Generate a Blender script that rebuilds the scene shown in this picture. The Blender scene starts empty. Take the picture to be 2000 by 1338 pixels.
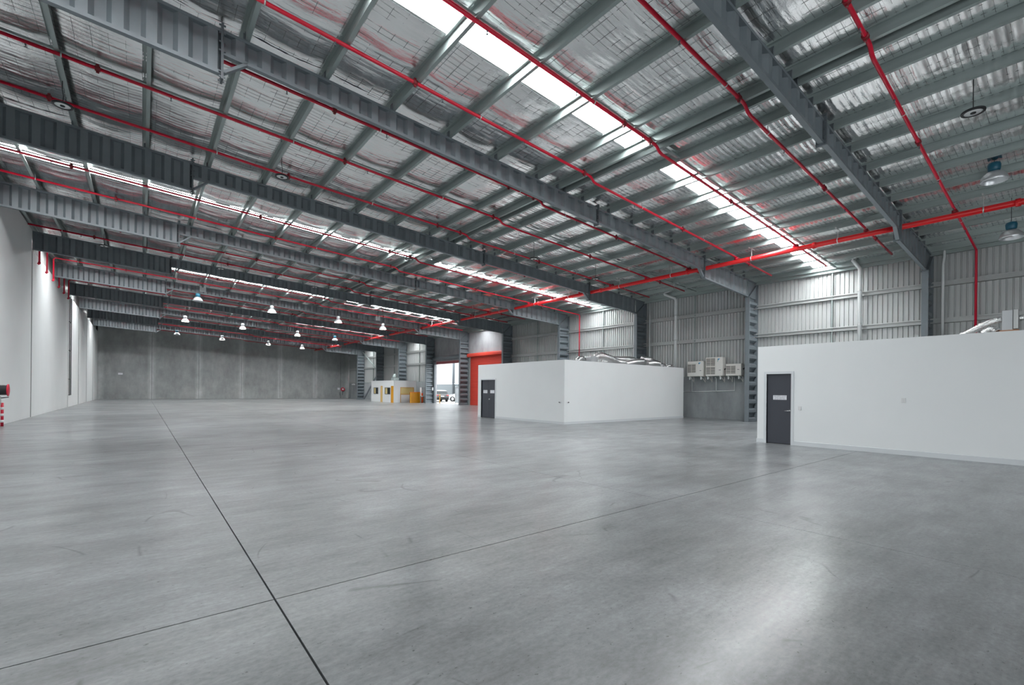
import bpy, math, random
import numpy as np
from mathutils import Matrix, Vector

C = bpy.context.scene
COL = C.collection
random.seed(7)
RNG = np.random.default_rng(7)

# ------------------------------------------------------------------ camera, world, exposure
YAW, ROLL = math.radians(38.952), math.radians(0.5537)
cam_d = bpy.data.cameras.new('camera')
cam_d.sensor_width = 36.0
cam_d.lens = 892.47 * 36 / 2000
cam_d.shift_y = (762.43 - 669) / 2000
cam_d.clip_start = 0.05
cam_d.clip_end = 400
cam = bpy.data.objects.new('camera', cam_d)
COL.objects.link(cam)
fw = Vector((math.sin(YAW), math.cos(YAW), 0))
rt = Vector((math.cos(YAW), -math.sin(YAW), 0))
upv = Vector((0, 0, 1))
cr, sr = math.cos(ROLL), math.sin(ROLL)
rx = rt * cr + upv * sr
ux = upv * cr - rt * sr
cam.matrix_world = Matrix(((rx.x, ux.x, -fw.x, 0), (rx.y, ux.y, -fw.y, 0), (rx.z, ux.z, -fw.z, 1.6), (0, 0, 0, 1)))
C.camera = cam

SKYLIGHT = 26.0       # daylight coming through the translucent roof sheets
SKY = 4.6            # overcast sky outside the open roller door
w = bpy.data.worlds.new('overcast_sky')
C.world = w
w.use_nodes = True
nt = w.node_tree
bg = nt.nodes['Background']
bg.inputs[0].default_value = (0.93, 0.97, 1.0, 1)
bg.inputs[1].default_value = SKY
C.view_settings.view_transform = 'Standard'
C.view_settings.look = 'None'
C.view_settings.gamma = 1
C.view_settings.use_curve_mapping = False
C.view_settings.exposure = 0.65
C.cycles.use_denoising = True
C.cycles.use_adaptive_sampling = False
C.cycles.light_sampling_threshold = 0.0
C.cycles.max_bounces = 10
C.cycles.diffuse_bounces = 5
C.cycles.glossy_bounces = 6
C.cycles.sample_clamp_indirect = 4.0
C.cycles.blur_glossy = 0.5
C.cycles.caustics_reflective = False
C.cycles.caustics_refractive = False

# unseen openings added behind the camera for extra daylight (sky portals fill them)
ADDED_OPEN_REAR = [(4.9, 10.9)]          # x ranges in the rear wall
ADDED_OPEN_LEFT = [(-16.8, -10.8), (-9.6, -3.6)]                    # y ranges in the left wall
ADDED_OPEN_H = 4.8
def portal(x, y, wd, ht, rot):
    d = bpy.data.lights.new('sky_portal', 'AREA'); d.shape = 'RECTANGLE'; d.size = wd; d.size_y = ht
    d.cycles.is_portal = True
    o = bpy.data.objects.new('sky_portal', d); COL.objects.link(o)
    o.location = (x, y, ht / 2); o.rotation_euler = rot
for a, e in ADDED_OPEN_REAR: portal((a + e) / 2, -18.05, e - a, ADDED_OPEN_H, (math.pi / 2, 0, math.pi))
for a, e in ADDED_OPEN_LEFT: portal(-4.45, (a + e) / 2, e - a, ADDED_OPEN_H, (math.pi / 2, 0, -math.pi / 2))
portal(27.3, 44.6, 6.2, 4.9, (math.pi / 2, 0, math.pi / 2))

# ------------------------------------------------------------------ measures of the building
H = 1.6
Y0, DY = 4.094, 7.331
def yk(k): return Y0 + k * DY
XL, XR = -4.41, 26.95            # inside faces of the long walls
YB, YF = -18.0, 77.0             # rear wall, far wall
S = 0.0546                       # roof fall
def zr(x): return 9.23 - S * x   # top of rafters / underside of purlins
PD = 0.22                        # purlin depth
def zf(x): return zr(x) + PD + 0.012
XC = 25.81                       # inner face of columns
PX = [-4.30, -3.30, -1.64, 0.02, 1.68, 3.36, 5.06, 6.79, 8.50, 10.2, 11.18, 11.52, 12.47, 13.94, 15.40, 16.86, 18.3, 19.74, 21.16, 22.6, 24.0, 25.35, 26.62]

# ------------------------------------------------------------------ mesh helpers
class B:
    def __init__(s):
        s.v = []; s.f = []; s.smooth = []
    def add(s, v, f, smooth=False):
        n = len(s.v)
        s.v += [tuple(p) for p in v]
        s.f += [tuple(i + n for i in q) for q in f]
        s.smooth += [smooth] * len(f)
        return s
    def hexa(s, p):   # 8 points: bottom ring, top ring
        return s.add(p, [(3, 2, 1, 0), (4, 5, 6, 7), (0, 1, 5, 4), (1, 2, 6, 5), (2, 3, 7, 6), (3, 0, 4, 7)])
    def box(s, x0, x1, y0, y1, z0, z1):
        if x0 > x1: x0, x1 = x1, x0
        if y0 > y1: y0, y1 = y1, y0
        if z0 > z1: z0, z1 = z1, z0
        return s.hexa([(x0, y0, z0), (x1, y0, z0), (x1, y1, z0), (x0, y1, z0), (x0, y0, z1), (x1, y0, z1), (x1, y1, z1), (x0, y1, z1)])
    def bbox(s, x0, x1, y0, y1, z0, z1, b):   # box with chamfered vertical-face edges (bevel on every edge)
        out = []
        xs = (min(x0, x1), max(x0, x1)); ys = (min(y0, y1), max(y0, y1)); zs = (min(z0, z1), max(z0, z1))
        import bmesh
        bm = bmesh.new()
        bmesh.ops.create_cube(bm, size=1.0)
        for vv in bm.verts:
            vv.co = (xs[0] if vv.co.x < 0 else xs[1], ys[0] if vv.co.y < 0 else ys[1], zs[0] if vv.co.z < 0 else zs[1])
        bmesh.ops.bevel(bm, geom=bm.edges[:], offset=b, segments=2, affect='EDGES', profile=0.5)
        bm.verts.index_update()
        s.add([tuple(vv.co) for vv in bm.verts], [tuple(vv.index for vv in ff.verts) for ff in bm.faces])
        bm.free()
        return s
    def slope(s, x0, x1, y0, y1, za0, za1, zb0, zb1):   # box whose bottom runs za0->za1 and top zb0->zb1 along x
        return s.hexa([(x0, y0, za0), (x1, y0, za1), (x1, y1, za1), (x0, y1, za0), (x0, y0, zb0), (x1, y0, zb1), (x1, y1, zb1), (x0, y1, zb0)])
    def tube(s, pts, r, n=8, caps=True):
        pts = [Vector(p) for p in pts]
        rs = r if isinstance(r, (list, tuple)) else [r] * len(pts)
        m = len(pts)
        t0 = (pts[1] - pts[0]).normalized()
        a = Vector((0, 0, 1)) if abs(t0.z) < .9 else Vector((1, 0, 0))
        nrm = t0.cross(a).normalized()
        V = []
        for i, p in enumerate(pts):
            if i == 0: t = t0
            elif i == m - 1: t = (pts[i] - pts[i - 1]).normalized()
            else: t = ((pts[i] - pts[i - 1]).normalized() + (pts[i + 1] - pts[i]).normalized()).normalized()
            nrm = (nrm - t * nrm.dot(t)).normalized()
            bn = t.cross(nrm)
            for k in range(n):
                q = 2 * math.pi * k / n
                V.append(p + (nrm * math.cos(q) + bn * math.sin(q)) * rs[i])
        F = []
        for i in range(m - 1):
            for k in range(n):
                F.append((i * n + k, i * n + (k + 1) % n, (i + 1) * n + (k + 1) % n, (i + 1) * n + k))
        s.add(V, F, n > 4)
        if caps:
            L = len(s.v) - len(V)
            s.f += [tuple(L + k for k in reversed(range(n))), tuple(L + (m - 1) * n + k for k in range(n))]
            s.smooth += [False, False]
        return s
    def bar(s, a, b, wd, th):   # rectangular bar between two points
        a, b = Vector(a), Vector(b)
        t = (b - a).normalized()
        u = t.cross(Vector((0, 0, 1)))
        if u.length < 1e-4: u = Vector((0, 1, 0))
        u.normalize(); q = u.cross(t)
        u *= wd / 2; q *= th / 2
        return s.hexa([a - u - q, a + u - q, a + u + q, a - u + q, b - u - q, b + u - q, b + u + q, b - u + q])
    def lathe(s, prof, origin=(0, 0, 0), axis='Z', n=20):
        V = []
        for r, h in prof:
            for k in range(n):
                q = 2 * math.pi * k / n
                p = (r * math.cos(q), r * math.sin(q), h)
                if axis == 'X': p = (h, r * math.cos(q), r * math.sin(q))
                if axis == 'Y': p = (r * math.sin(q), h, r * math.cos(q))
                V.append((p[0] + origin[0], p[1] + origin[1], p[2] + origin[2]))
        F = [(i * n + k, i * n + (k + 1) % n, (i + 1) * n + (k + 1) % n, (i + 1) * n + k) for i in range(len(prof) - 1) for k in range(n)]
        return s.add(V, F, True)
    def prism(s, poly, a0, a1, axis='X'):   # polygon (two coords) extruded along axis
        def P(p, a):
            return (a, p[0], p[1]) if axis == 'X' else ((p[0], a, p[1]) if axis == 'Y' else (p[0], p[1], a))
        n = len(poly)
        V = [P(p, a0) for p in poly] + [P(p, a1) for p in poly]
        return s.add(V, [tuple(reversed(range(n))), tuple(range(n, 2 * n))] + [(i, (i + 1) % n, n + (i + 1) % n, n + i) for i in range(n)])
    def mesh(s, name, mat, off=(0, 0, 0), fix=True):
        me = bpy.data.meshes.new(name)
        o = off
        me.from_pydata([(p[0] - o[0], p[1] - o[1], p[2] - o[2]) for p in s.v], [], s.f)
        me.polygons.foreach_set('use_smooth', s.smooth)
        if mat: me.materials.append(mat)
        if fix:
            import bmesh
            bm = bmesh.new(); bm.from_mesh(me)
            bmesh.ops.recalc_face_normals(bm, faces=bm.faces[:])
            bm.to_mesh(me); bm.free()
        me.update()
        return me

WLOC = {}
def link(name, data, parent=None, loc=(0, 0, 0)):
    o = bpy.data.objects.new(name, data)
    COL.objects.link(o)
    if parent:
        o.parent = parent
        p = WLOC[parent.name]
        o.location = (loc[0] - p[0], loc[1] - p[1], loc[2] - p[2])
    else:
        o.location = loc
    WLOC[o.name] = tuple(loc)
    return o
def thing(name, label, cat, loc, group=None):
    o = link(name, None, None, loc)
    o['label'] = label; o['category'] = cat
    if group: o['group'] = group
    return o
def struct_root(name, loc=(0, 0, 0)):
    o = link(name, None, None, loc); o['kind'] = 'structure'
    return o
def part(name, b, mat, parent, at=None, fix=True):     # b is in world coordinates; the object's origin goes to `at`
    at = at or WLOC[parent.name]
    return link(name, b.mesh(name, mat, at, fix), parent, at)
def solo(name, b, mat, label=None, cat=None, group=None, kind=None, at=None):
    if at is None:
        a = np.array(b.v); at = (float(a[:, 0].mean()), float(a[:, 1].mean()), float(a[:, 2].min()))
    o = link(name, b.mesh(name, mat, at), None, at)
    if label: o['label'] = label
    if cat: o['category'] = cat
    if group: o['group'] = group
    if kind: o['kind'] = kind
    return o
def copy_tree(o, loc, label=None, group=None):
    r = o.copy(); COL.objects.link(r); r.location = loc
    if label: r['label'] = label
    if group: r['group'] = group
    WLOC[r.name] = tuple(loc)
    for ch in list(o.children):
        c = ch.copy(); COL.objects.link(c); c.parent = r
        for g in list(ch.children):
            d = g.copy(); COL.objects.link(d); d.parent = c
    return r

# ------------------------------------------------------------------ materials
def mat(name, col, rough=.5, metal=0., spec=.5, bump=0., bscale=20., var=0., vscale=3., stretch=(1, 1, 1), emit=None, estr=0.):
    m = bpy.data.materials.new(name); m.use_nodes = True
    n = m.node_tree.nodes; L = m.node_tree.links
    p = n['Principled BSDF']
    p.inputs['Base Color'].default_value = (*col, 1)
    p.inputs['Roughness'].default_value = rough
    p.inputs['Metallic'].default_value = metal
    p.inputs['Specular IOR Level'].default_value = spec
    if emit:
        p.inputs['Emission Color'].default_value = (*emit, 1)
        p.inputs['Emission Strength'].default_value = estr
    if var or bump:
        tc = n.new('ShaderNodeTexCoord'); mp = n.new('ShaderNodeMapping')
        mp.inputs['Scale'].default_value = stretch
        L.new(tc.outputs['Object'], mp.inputs['Vector'])
    if var:
        t = n.new('ShaderNodeTexNoise'); t.inputs['Scale'].default_value = vscale; t.inputs['Detail'].default_value = 6
        L.new(mp.outputs[0], t.inputs['Vector'])
        r = n.new('ShaderNodeValToRGB')
        r.color_ramp.elements[0].position = .3; r.color_ramp.elements[1].position = .7
        r.color_ramp.elements[0].color = (*[c * (1 - var) for c in col], 1)
        r.color_ramp.elements[1].color = (*[min(1, c * (1 + var)) for c in col], 1)
        L.new(t.outputs['Fac'], r.inputs[0]); L.new(r.outputs[0], p.inputs['Base Color'])
    if bump:
        t = n.new('ShaderNodeTexNoise'); t.inputs['Scale'].default_value = bscale; t.inputs['Detail'].default_value = 5
        L.new(mp.outputs[0], t.inputs['Vector'])
        b = n.new('ShaderNodeBump'); b.inputs['Strength'].default_value = bump; b.inputs['Distance'].default_value = .02
        L.new(t.outputs['Fac'], b.inputs['Height']); L.new(b.outputs[0], p.inputs['Normal'])
    return m

def concrete_floor():
    m = bpy.data.materials.new('polished_concrete'); m.use_nodes = True
    n = m.node_tree.nodes; L = m.node_tree.links; p = n['Principled BSDF']
    g = n.new('ShaderNodeNewGeometry')
    def noise(scale, det, st=(1, 1, 1), rough=.55):
        mp = n.new('ShaderNodeMapping'); mp.inputs['Scale'].default_value = st
        L.new(g.outputs['Position'], mp.inputs['Vector'])
        t = n.new('ShaderNodeTexNoise'); t.inputs['Scale'].default_value = scale; t.inputs['Detail'].default_value = det; t.inputs['Roughness'].default_value = rough
        L.new(mp.outputs[0], t.inputs['Vector']); return t.outputs['Fac']
    def ramp(src, a, b, ca, cb):
        r = n.new('ShaderNodeMapRange'); r.inputs[1].default_value = a; r.inputs[2].default_value = b; r.inputs[3].default_value = ca; r.inputs[4].default_value = cb
        L.new(src, r.inputs[0]); return r.outputs[0]
    def mul(a, b):
        q = n.new('ShaderNodeMath'); q.operation = 'MULTIPLY'; L.new(a, q.inputs[0]); L.new(b, q.inputs[1]); return q.outputs[0]
    big = ramp(noise(.35, 5, (1, 1, 1), .55), .05, .95, .42, 1.58)
    mid = ramp(noise(1.5, 8, (.65, 1.6, 1), .64), .0, 1., .34, 1.66)
    fine = ramp(noise(24, 6, (.8, 1.2, 1), .7), .0, 1., .48, 1.52)
    sc = ramp(noise(7, 4, (.3, 2.6, 1), .6), .0, 1., 1.22, .78)
    pit = ramp(noise(30, 3, (.7, 1.2, 1), .6), .665, .70, 1.0, .45)
    # hairline scratches: the zero line of a slow noise, shown only in patches
    def scratch(sc, st, m_sc, lo):
        q = n.new('ShaderNodeMath'); q.operation = 'SUBTRACT'; L.new(noise(sc, 1.5, st, .3), q.inputs[0]); q.inputs[1].default_value = .5
        a_ = n.new('ShaderNodeMath'); a_.operation = 'ABSOLUTE'; L.new(q.outputs[0], a_.inputs[0])
        line = ramp(a_.outputs[0], .0, .005, 1.0, .0)
        mask = ramp(noise(m_sc, 2), lo, lo + .04, .0, .42)
        z = n.new('ShaderNodeMath'); z.operation = 'SUBTRACT'; z.inputs[0].default_value = 1.0; L.new(mul(line, mask), z.inputs[1])
        return z.outputs[0]
    pit = mul(pit, mul(scratch(.9, (1, .5, 1), 1.1, .56), scratch(.7, (.35, 1.3, 1), .9, .57)))
    k = mul(mul(mul(big, mid), fine), mul(sc, pit))
    mx = n.new('ShaderNodeMixRGB'); mx.blend_type = 'MULTIPLY'; mx.inputs[0].default_value = 1
    mx.inputs[1].default_value = (.218, .229, .235, 1)
    cb = n.new('ShaderNodeCombineXYZ')
    for i in range(3): L.new(k, cb.inputs[i])
    L.new(cb.outputs[0], mx.inputs[2]); L.new(mx.outputs[0], p.inputs['Base Color'])
    rr = mul(ramp(noise(.6, 4, (.6, 1.4, 1), .5), .2, .8, .31, .40), ramp(noise(4, 4, (.6, 1.6, 1)), .1, .9, .92, 1.12))
    L.new(rr, p.inputs['Roughness'])
    p.inputs['Specular IOR Level'].default_value = .25
    p.inputs['Coat Weight'].default_value = .48
    p.inputs['Coat Roughness'].default_value = .215
    b = n.new('ShaderNodeBump'); b.inputs['Strength'].default_value = .10; b.inputs['Distance'].default_value = .01
    L.new(noise(1.4, 4, (.5, 2.0, 1), .5), b.inputs['Height']); L.new(b.outputs[0], p.inputs['Normal'])
    return m

def far_concrete(name, base, joint0, pitch, axis):
    m = bpy.data.materials.new(name); m.use_nodes = True
    n = m.node_tree.nodes; L = m.node_tree.links; p = n['Principled BSDF']
    g = n.new('ShaderNodeNewGeometry')
    def noise(scale, det, st):
        mp = n.new('ShaderNodeMapping'); mp.inputs['Scale'].default_value = st
        L.new(g.outputs['Position'], mp.inputs['Vector'])
        t = n.new('ShaderNodeTexNoise'); t.inputs['Scale'].default_value = scale; t.inputs['Detail'].default_value = det; t.inputs['Roughness'].default_value = .65
        L.new(mp.outputs[0], t.inputs['Vector']); return t.outputs['Fac']
    sp = n.new('ShaderNodeSeparateXYZ'); L.new(g.outputs['Position'], sp.inputs[0])
    def math_(op, a, b):
        q = n.new('ShaderNodeMath'); q.operation = op
        for i, x in enumerate((a, b)):
            if isinstance(x, float): q.inputs[i].default_value = x
            else: L.new(x, q.inputs[i])
        return q.outputs[0]
    def ramp(src, a, b, ca, cb):
        r = n.new('ShaderNodeMapRange'); r.inputs[1].default_value = a; r.inputs[2].default_value = b; r.inputs[3].default_value = ca; r.inputs[4].default_value = cb
        L.new(src, r.inputs[0]); return r.outputs[0]
    k = math_('MULTIPLY', ramp(noise(.5, 7, (1, 1, .8)), .3, .7, .8, 1.2), ramp(noise(2.5, 6, (1, 1, .35)), .3, .7, .88, 1.12))
    if pitch:
        u = math_('PINGPONG', math_('ADD', sp.outputs[axis], -joint0), pitch / 2)
        k = math_('MULTIPLY', k, ramp(u, .05, .5, 1.45, 1.0))
    mx = n.new('ShaderNodeMixRGB'); mx.blend_type = 'MULTIPLY'; mx.inputs[0].default_value = 1
    mx.inputs[1].default_value = (*base, 1)
    cb = n.new('ShaderNodeCombineXYZ')
    for i in range(3): L.new(k, cb.inputs[i])
    L.new(cb.outputs[0], mx.inputs[2]); L.new(mx.outputs[0], p.inputs['Base Color'])
    p.inputs['Roughness'].default_value = .75
    return m

def foil_mat():
    m = bpy.data.materials.new('reflective_foil'); m.use_nodes = True
    n = m.node_tree.nodes; L = m.node_tree.links; p = n['Principled BSDF']
    p.inputs['Metallic'].default_value = 1.0
    p.inputs['Base Color'].default_value = (.90, .91, .91, 1)
    p.inputs['Roughness'].default_value = .22
    g = n.new('ShaderNodeNewGeometry')
    def noise(scale, det, st, rough=.6):
        mp = n.new('ShaderNodeMapping'); mp.inputs['Scale'].default_value = st
        L.new(g.outputs['Position'], mp.inputs['Vector'])
        t = n.new('ShaderNodeTexNoise'); t.inputs['Scale'].default_value = scale; t.inputs['Detail'].default_value = det; t.inputs['Roughness'].default_value = rough
        L.new(mp.outputs[0], t.inputs['Vector']); return t.outputs['Fac']
    a = noise(5, 5, (.5, 2.2, 1)); b = noise(14, 3, (1, 1, 1))
    ad = n.new('ShaderNodeMath'); ad.operation = 'MULTIPLY_ADD'; L.new(b, ad.inputs[0]); ad.inputs[1].default_value = .35; L.new(a, ad.inputs[2])
    bp = n.new('ShaderNodeBump'); bp.inputs['Strength'].default_value = .35; bp.inputs['Distance'].default_value = .025
    L.new(ad.outputs[0], bp.inputs['Height']); L.new(bp.outputs[0], p.inputs['Normal'])
    return m

M = {}
M['floor'] = concrete_floor()
M['sub'] = mat('joint_filler', (.012, .013, .015), .8)
M['wallwhite'] = mat('painted_precast', (.81, .835, .835), .5, var=.02, vscale=.6)
M['plaster'] = mat('painted_plasterboard', (.80, .825, .83), .45, var=.012, vscale=1.)
M['skirt'] = mat('pale_grey_trim_paint', (.66, .69, .71), .4)
M['farcon'] = far_concrete('raw_precast', (.335, .355, .353), .931, 5.153, 0)
M['dado'] = far_concrete('grey_dado_concrete', (.30, .325, .335), 0, 0, 1)
M['lintel'] = far_concrete('lintel_concrete', (.34, .345, .36), 0, 0, 1)
M['steel'] = mat('blue_grey_steel_paint', (.168, .196, .215), .42, .0, .5, var=.05, vscale=4)
M['plate'] = mat('dark_steel_plate', (.12, .14, .155), .45)
M['galv'] = mat('galvanised_steel', (.33, .385, .375), .42, .35, .5, var=.09, vscale=6, stretch=(1, .12, 1))
M['clad'] = mat('zinc_coated_cladding', (.49, .51, .505), .42, .25, .5)
M['foil'] = foil_mat()
M['wire'] = mat('mesh_wire', (.10, .11, .11), .5, .5)
M['roof'] = mat('roof_sheet', (.5, .52, .53), .5, .3)
M['skylight'] = mat('translucent_sheet', (.9, .93, .94), .4, emit=(.96, .985, 1.0), estr=SKYLIGHT)
M['skylight'].cycles.emission_sampling = 'FRONT'
M['sheet'] = mat('fibreglass_sheet', (.8, .82, .83), .5)
M['red'] = mat('red_pipe_paint', (.62, .005, .034), .34, 0, .5)
M['redrail'] = mat('red_main_paint', (.70, .012, .016), .34, 0, .5)
M['coupling'] = mat('dark_red_coupling', (.22, .008, .015), .45)
M['zinc'] = mat('bright_zinc', (.62, .63, .62), .35, .7)
M['black'] = mat('black_rubber', (.014, .015, .018), .5)
M['bluelamp'] = mat('blue_driver_housing', (.008, .10, .16), .4)
M['alu'] = mat('spun_aluminium', (.66, .68, .70), .33, .6)
M['lampin'] = mat('white_reflector', (.85, .87, .88), .4)
M['lampon'] = mat('lit_lamp', (1, 1, 1), .4, emit=(1, .93, .80), estr=150)
M['disc'] = mat('white_disc', (.78, .80, .80), .4)
M['door'] = mat('charcoal_door_paint', (.052, .056, .070), .38)
M['sign'] = mat('white_sign', (.78, .79, .83), .4)
M['ink'] = mat('sign_ink', (.10, .10, .12), .5)
M['chrome'] = mat('satin_chrome', (.8, .81, .82), .22, .9)
M['switch'] = mat('white_plastic', (.70, .71, .71), .3)
M['pvc'] = mat('white_downpipe', (.80, .83, .83), .32)
M['ac'] = mat('ivory_casing', (.74, .735, .70), .38)
M['acdark'] = mat('louvre_shadow', (.05, .048, .045), .6)  # dark backing colour stands for the shade between the louvres
M['aclouv'] = mat('ivory_louvre', (.56, .55, .51), .45)
M['cyan'] = mat('cyan_emblem', (.02, .42, .72), .4)
M['teal'] = mat('teal_emblem', (.01, .35, .30), .4)
M['navy'] = mat('dark_emblem', (.012, .03, .06), .4)
M['roller'] = mat('red_roller_slat', (.62, .062, .040), .42)
M['rollerdk'] = mat('faded_red_curtain', (.30, .075, .085), .5)
M['ductfoil'] = mat('crinkled_duct_foil', (.86, .87, .87), .22, 1., bump=.9, bscale=26)
M['board'] = mat('plain_board', (.45, .22, .12), .6)
M['amber'] = mat('amber_shadowed_steel', (.34, .12, .006), .5)  # darker copy of the yellow: shade between the ribs put into the colour
M['yellow'] = mat('safety_yellow', (.72, .34, .012), .42)
M['pyellow'] = mat('pale_yellow_blind', (.70, .56, .24), .5)
M['glass'] = mat('dark_glass', (.03, .036, .038), .12, spec=.25)
M['orange'] = mat('orange_red_post', (.85, .10, .012), .4)
M['white'] = mat('white_paint', (.82, .84, .85), .4)
M['nbwhite'] = mat('neighbour_pale_panel', (.42, .435, .44), .6)
M['nbgrey'] = mat('neighbour_grey_panel', (.135, .155, .165), .7)
M['yard'] = mat('yard_concrete', (.34, .34, .33), .7, var=.08, vscale=.8)
M['carblk'] = mat('black_car_paint', (.012, .013, .015), .12)
M['carwht'] = mat('white_car_paint', (.60, .61, .62), .15)
M['tyre'] = mat('tyre', (.015, .015, .015), .7)
M['lampred'] = mat('tail_lamp', (.4, .01, .01), .2)
M['hosered'] = mat('hose_reel_red', (.62, .012, .045), .35)
M['fence'] = mat('pale_mesh_fence', (.62, .66, .68), .5, .4)
M['ladder'] = mat('dark_conduit', (.03, .033, .038), .5)

# ------------------------------------------------------------------ floor: slabs with sawn joints
fl = solo('floor', B().box(XL - .3, XR + .3, YB - .3, YF + .3, -.30, -.03), M['sub'], kind='structure', at=(0, 0, 0))
XJ = [(XL - .3, .012), (.7907, .013), (6.0, .008), (11.15, .008), (16.4, .006), (21.6, .006), (XR + .3, 0)]
YJ = [(YB - .3, 0), (3.8116, .012), (33.1, .006), (YF + .3, 0)]
for i in range(len(XJ) - 1):
    for j in range(len(YJ) - 1):
        x0 = XJ[i][0] + XJ[i][1] / 2; x1 = XJ[i + 1][0] - XJ[i + 1][1] / 2
        y0 = YJ[j][0] + YJ[j][1] / 2; y1 = YJ[j + 1][0] - YJ[j + 1][1] / 2
        c = .0005
        b = B().hexa([(x0, y0, -.04), (x1, y0, -.04), (x1, y1, -.04), (x0, y1, -.04), (x0, y0, -c), (x1, y0, -c), (x1, y1, -c), (x0, y1, -c)])
        b = B()
        v = [(x0, y0, -.04), (x1, y0, -.04), (x1, y1, -.04), (x0, y1, -.04), (x0, y0, -c), (x1, y0, -c), (x1, y1, -c), (x0, y1, -c), (x0 + c, y0 + c, 0), (x1 - c, y0 + c, 0), (x1 - c, y1 - c, 0), (x0 + c, y1 - c, 0)]
        f = [(3, 2, 1, 0)] + [(a, (a + 1) % 4, 4 + (a + 1) % 4, 4 + a) for a in range(4)] + [(4 + a, 4 + (a + 1) % 4, 8 + (a + 1) % 4, 8 + a) for a in range(4)] + [(8, 9, 10, 11)]
        b.add(v, f)
        part('slab', b, M['floor'], fl, at=(x0, y0, 0))

# ------------------------------------------------------------------ left wall: precast panels, dark posts in the joints, cladding above
wlb = B().box(XL - .40, XL - .22, ADDED_OPEN_LEFT[-1][1], YF + .2, 0, zf(XL) + .1).box(XL - .40, XL - .22, YB, ADDED_OPEN_LEFT[0][0], 0, zf(XL) + .1)
wlb.box(XL - .40, XL - .22, ADDED_OPEN_LEFT[0][0], ADDED_OPEN_LEFT[-1][1], ADDED_OPEN_H, zf(XL) + .1).box(XL - .40, XL - .22, ADDED_OPEN_LEFT[0][1], ADDED_OPEN_LEFT[1][0], 0, ADDED_OPEN_H)
wl = solo('wall_left', wlb, M['wallwhite'], kind='structure', at=(XL, 0, 0))
def gap_at(y): return .0 if y < 0 else .24 if y < 50 else .40
edges = [ADDED_OPEN_LEFT[-1][1], yk(0), yk(2), yk(4), yk(6), yk(7), yk(8), yk(9), YF]
for a, e in zip(edges[:-1], edges[1:]):
    top = zr(XL) + .05 if e <= yk(4) + .1 else 8.5
    b = B().bbox(XL - .2, XL, a + gap_at(a) / 2, e - (gap_at(e) / 2 if e < YF else 0), 0, top, .012)
    part('precast_panel', b, M['wallwhite'], wl, at=(XL, a, 0))
for e in edges[1:-1]:
    part('joint_post', B().box(XL - .21, XL - .012, e - gap_at(e) / 2 + .004, e + gap_at(e) / 2 - .004, 0, 8.45), M['ladder'], wl, at=(XL, e, 0))
def ribbed(y0, y1, z0, z1, x, d, period=.19, rib=.058, sign=1, zf1=None):
    """wall sheet in the plane X=x with vertical ribs recessed by d (sign=+1 away from the hall on the right wall)"""
    prof = []
    n = max(1, int(round((y1 - y0) / period))); p = (y1 - y0) / n
    for i in range(n):
        a = y0 + i * p
        prof += [(a, 0), (a + p - rib, 0), (a + p - rib + .010, d), (a + p - .010, d)]
    prof.append((y1, 0))
    b = B(); V = []; F = []
    for y, q in prof:
        V += [(x + sign * q, y, z0), (x + sign * q, y, z1)]
    for i in range(len(prof) - 1):
        F.append((2 * i, 2 * i + 2, 2 * i + 3, 2 * i + 1))
    b.add(V, F)
    return b
for k in range(4, 10):
    y1 = min(yk(k + 1), YF)
    part('cladding_sheet', ribbed(yk(k) + .05, y1 - .02, 8.45, zf(XL), XL - .16, .03, .3, .08, -1), M['clad'], wl, at=(XL, yk(k), 8.4), fix=False)

# ------------------------------------------------------------------ far wall: raw precast panels
wf = solo('wall_far', B().box(XL - .4, XR + .3, YF + .18, YF + .36, 0, 9.9), M['sub'], kind='structure', at=(0, YF, 0))
xj = [XL, .931, 6.085, 11.24, 16.40, 21.54, 25.6, XR]
for a, e in zip(xj[:-1], xj[1:]):
    b = B()
    g = .016
    b.slope(a + (g if a > XL else 0), e - (g if e < XR else 0), YF, YF + .18, 0, 0, zf(a) + .05, zf(e) + .05)
    part('precast_panel', b, M['farcon'], wf, at=(a, YF, 0))
wbb = B().box(XL - .4, XR + .3, YB - .2, YB, ADDED_OPEN_H, 9.9)
xe = [XL - .4] + [q for d in ADDED_OPEN_REAR for q in d] + [XR + .3]
for i in range(0, len(xe), 2): wbb.box(xe[i], xe[i + 1], YB - .2, YB, 0, ADDED_OPEN_H)
wb = solo('wall_rear', wbb, M['wallwhite'], kind='structure', at=(0, YB, 0))

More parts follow.
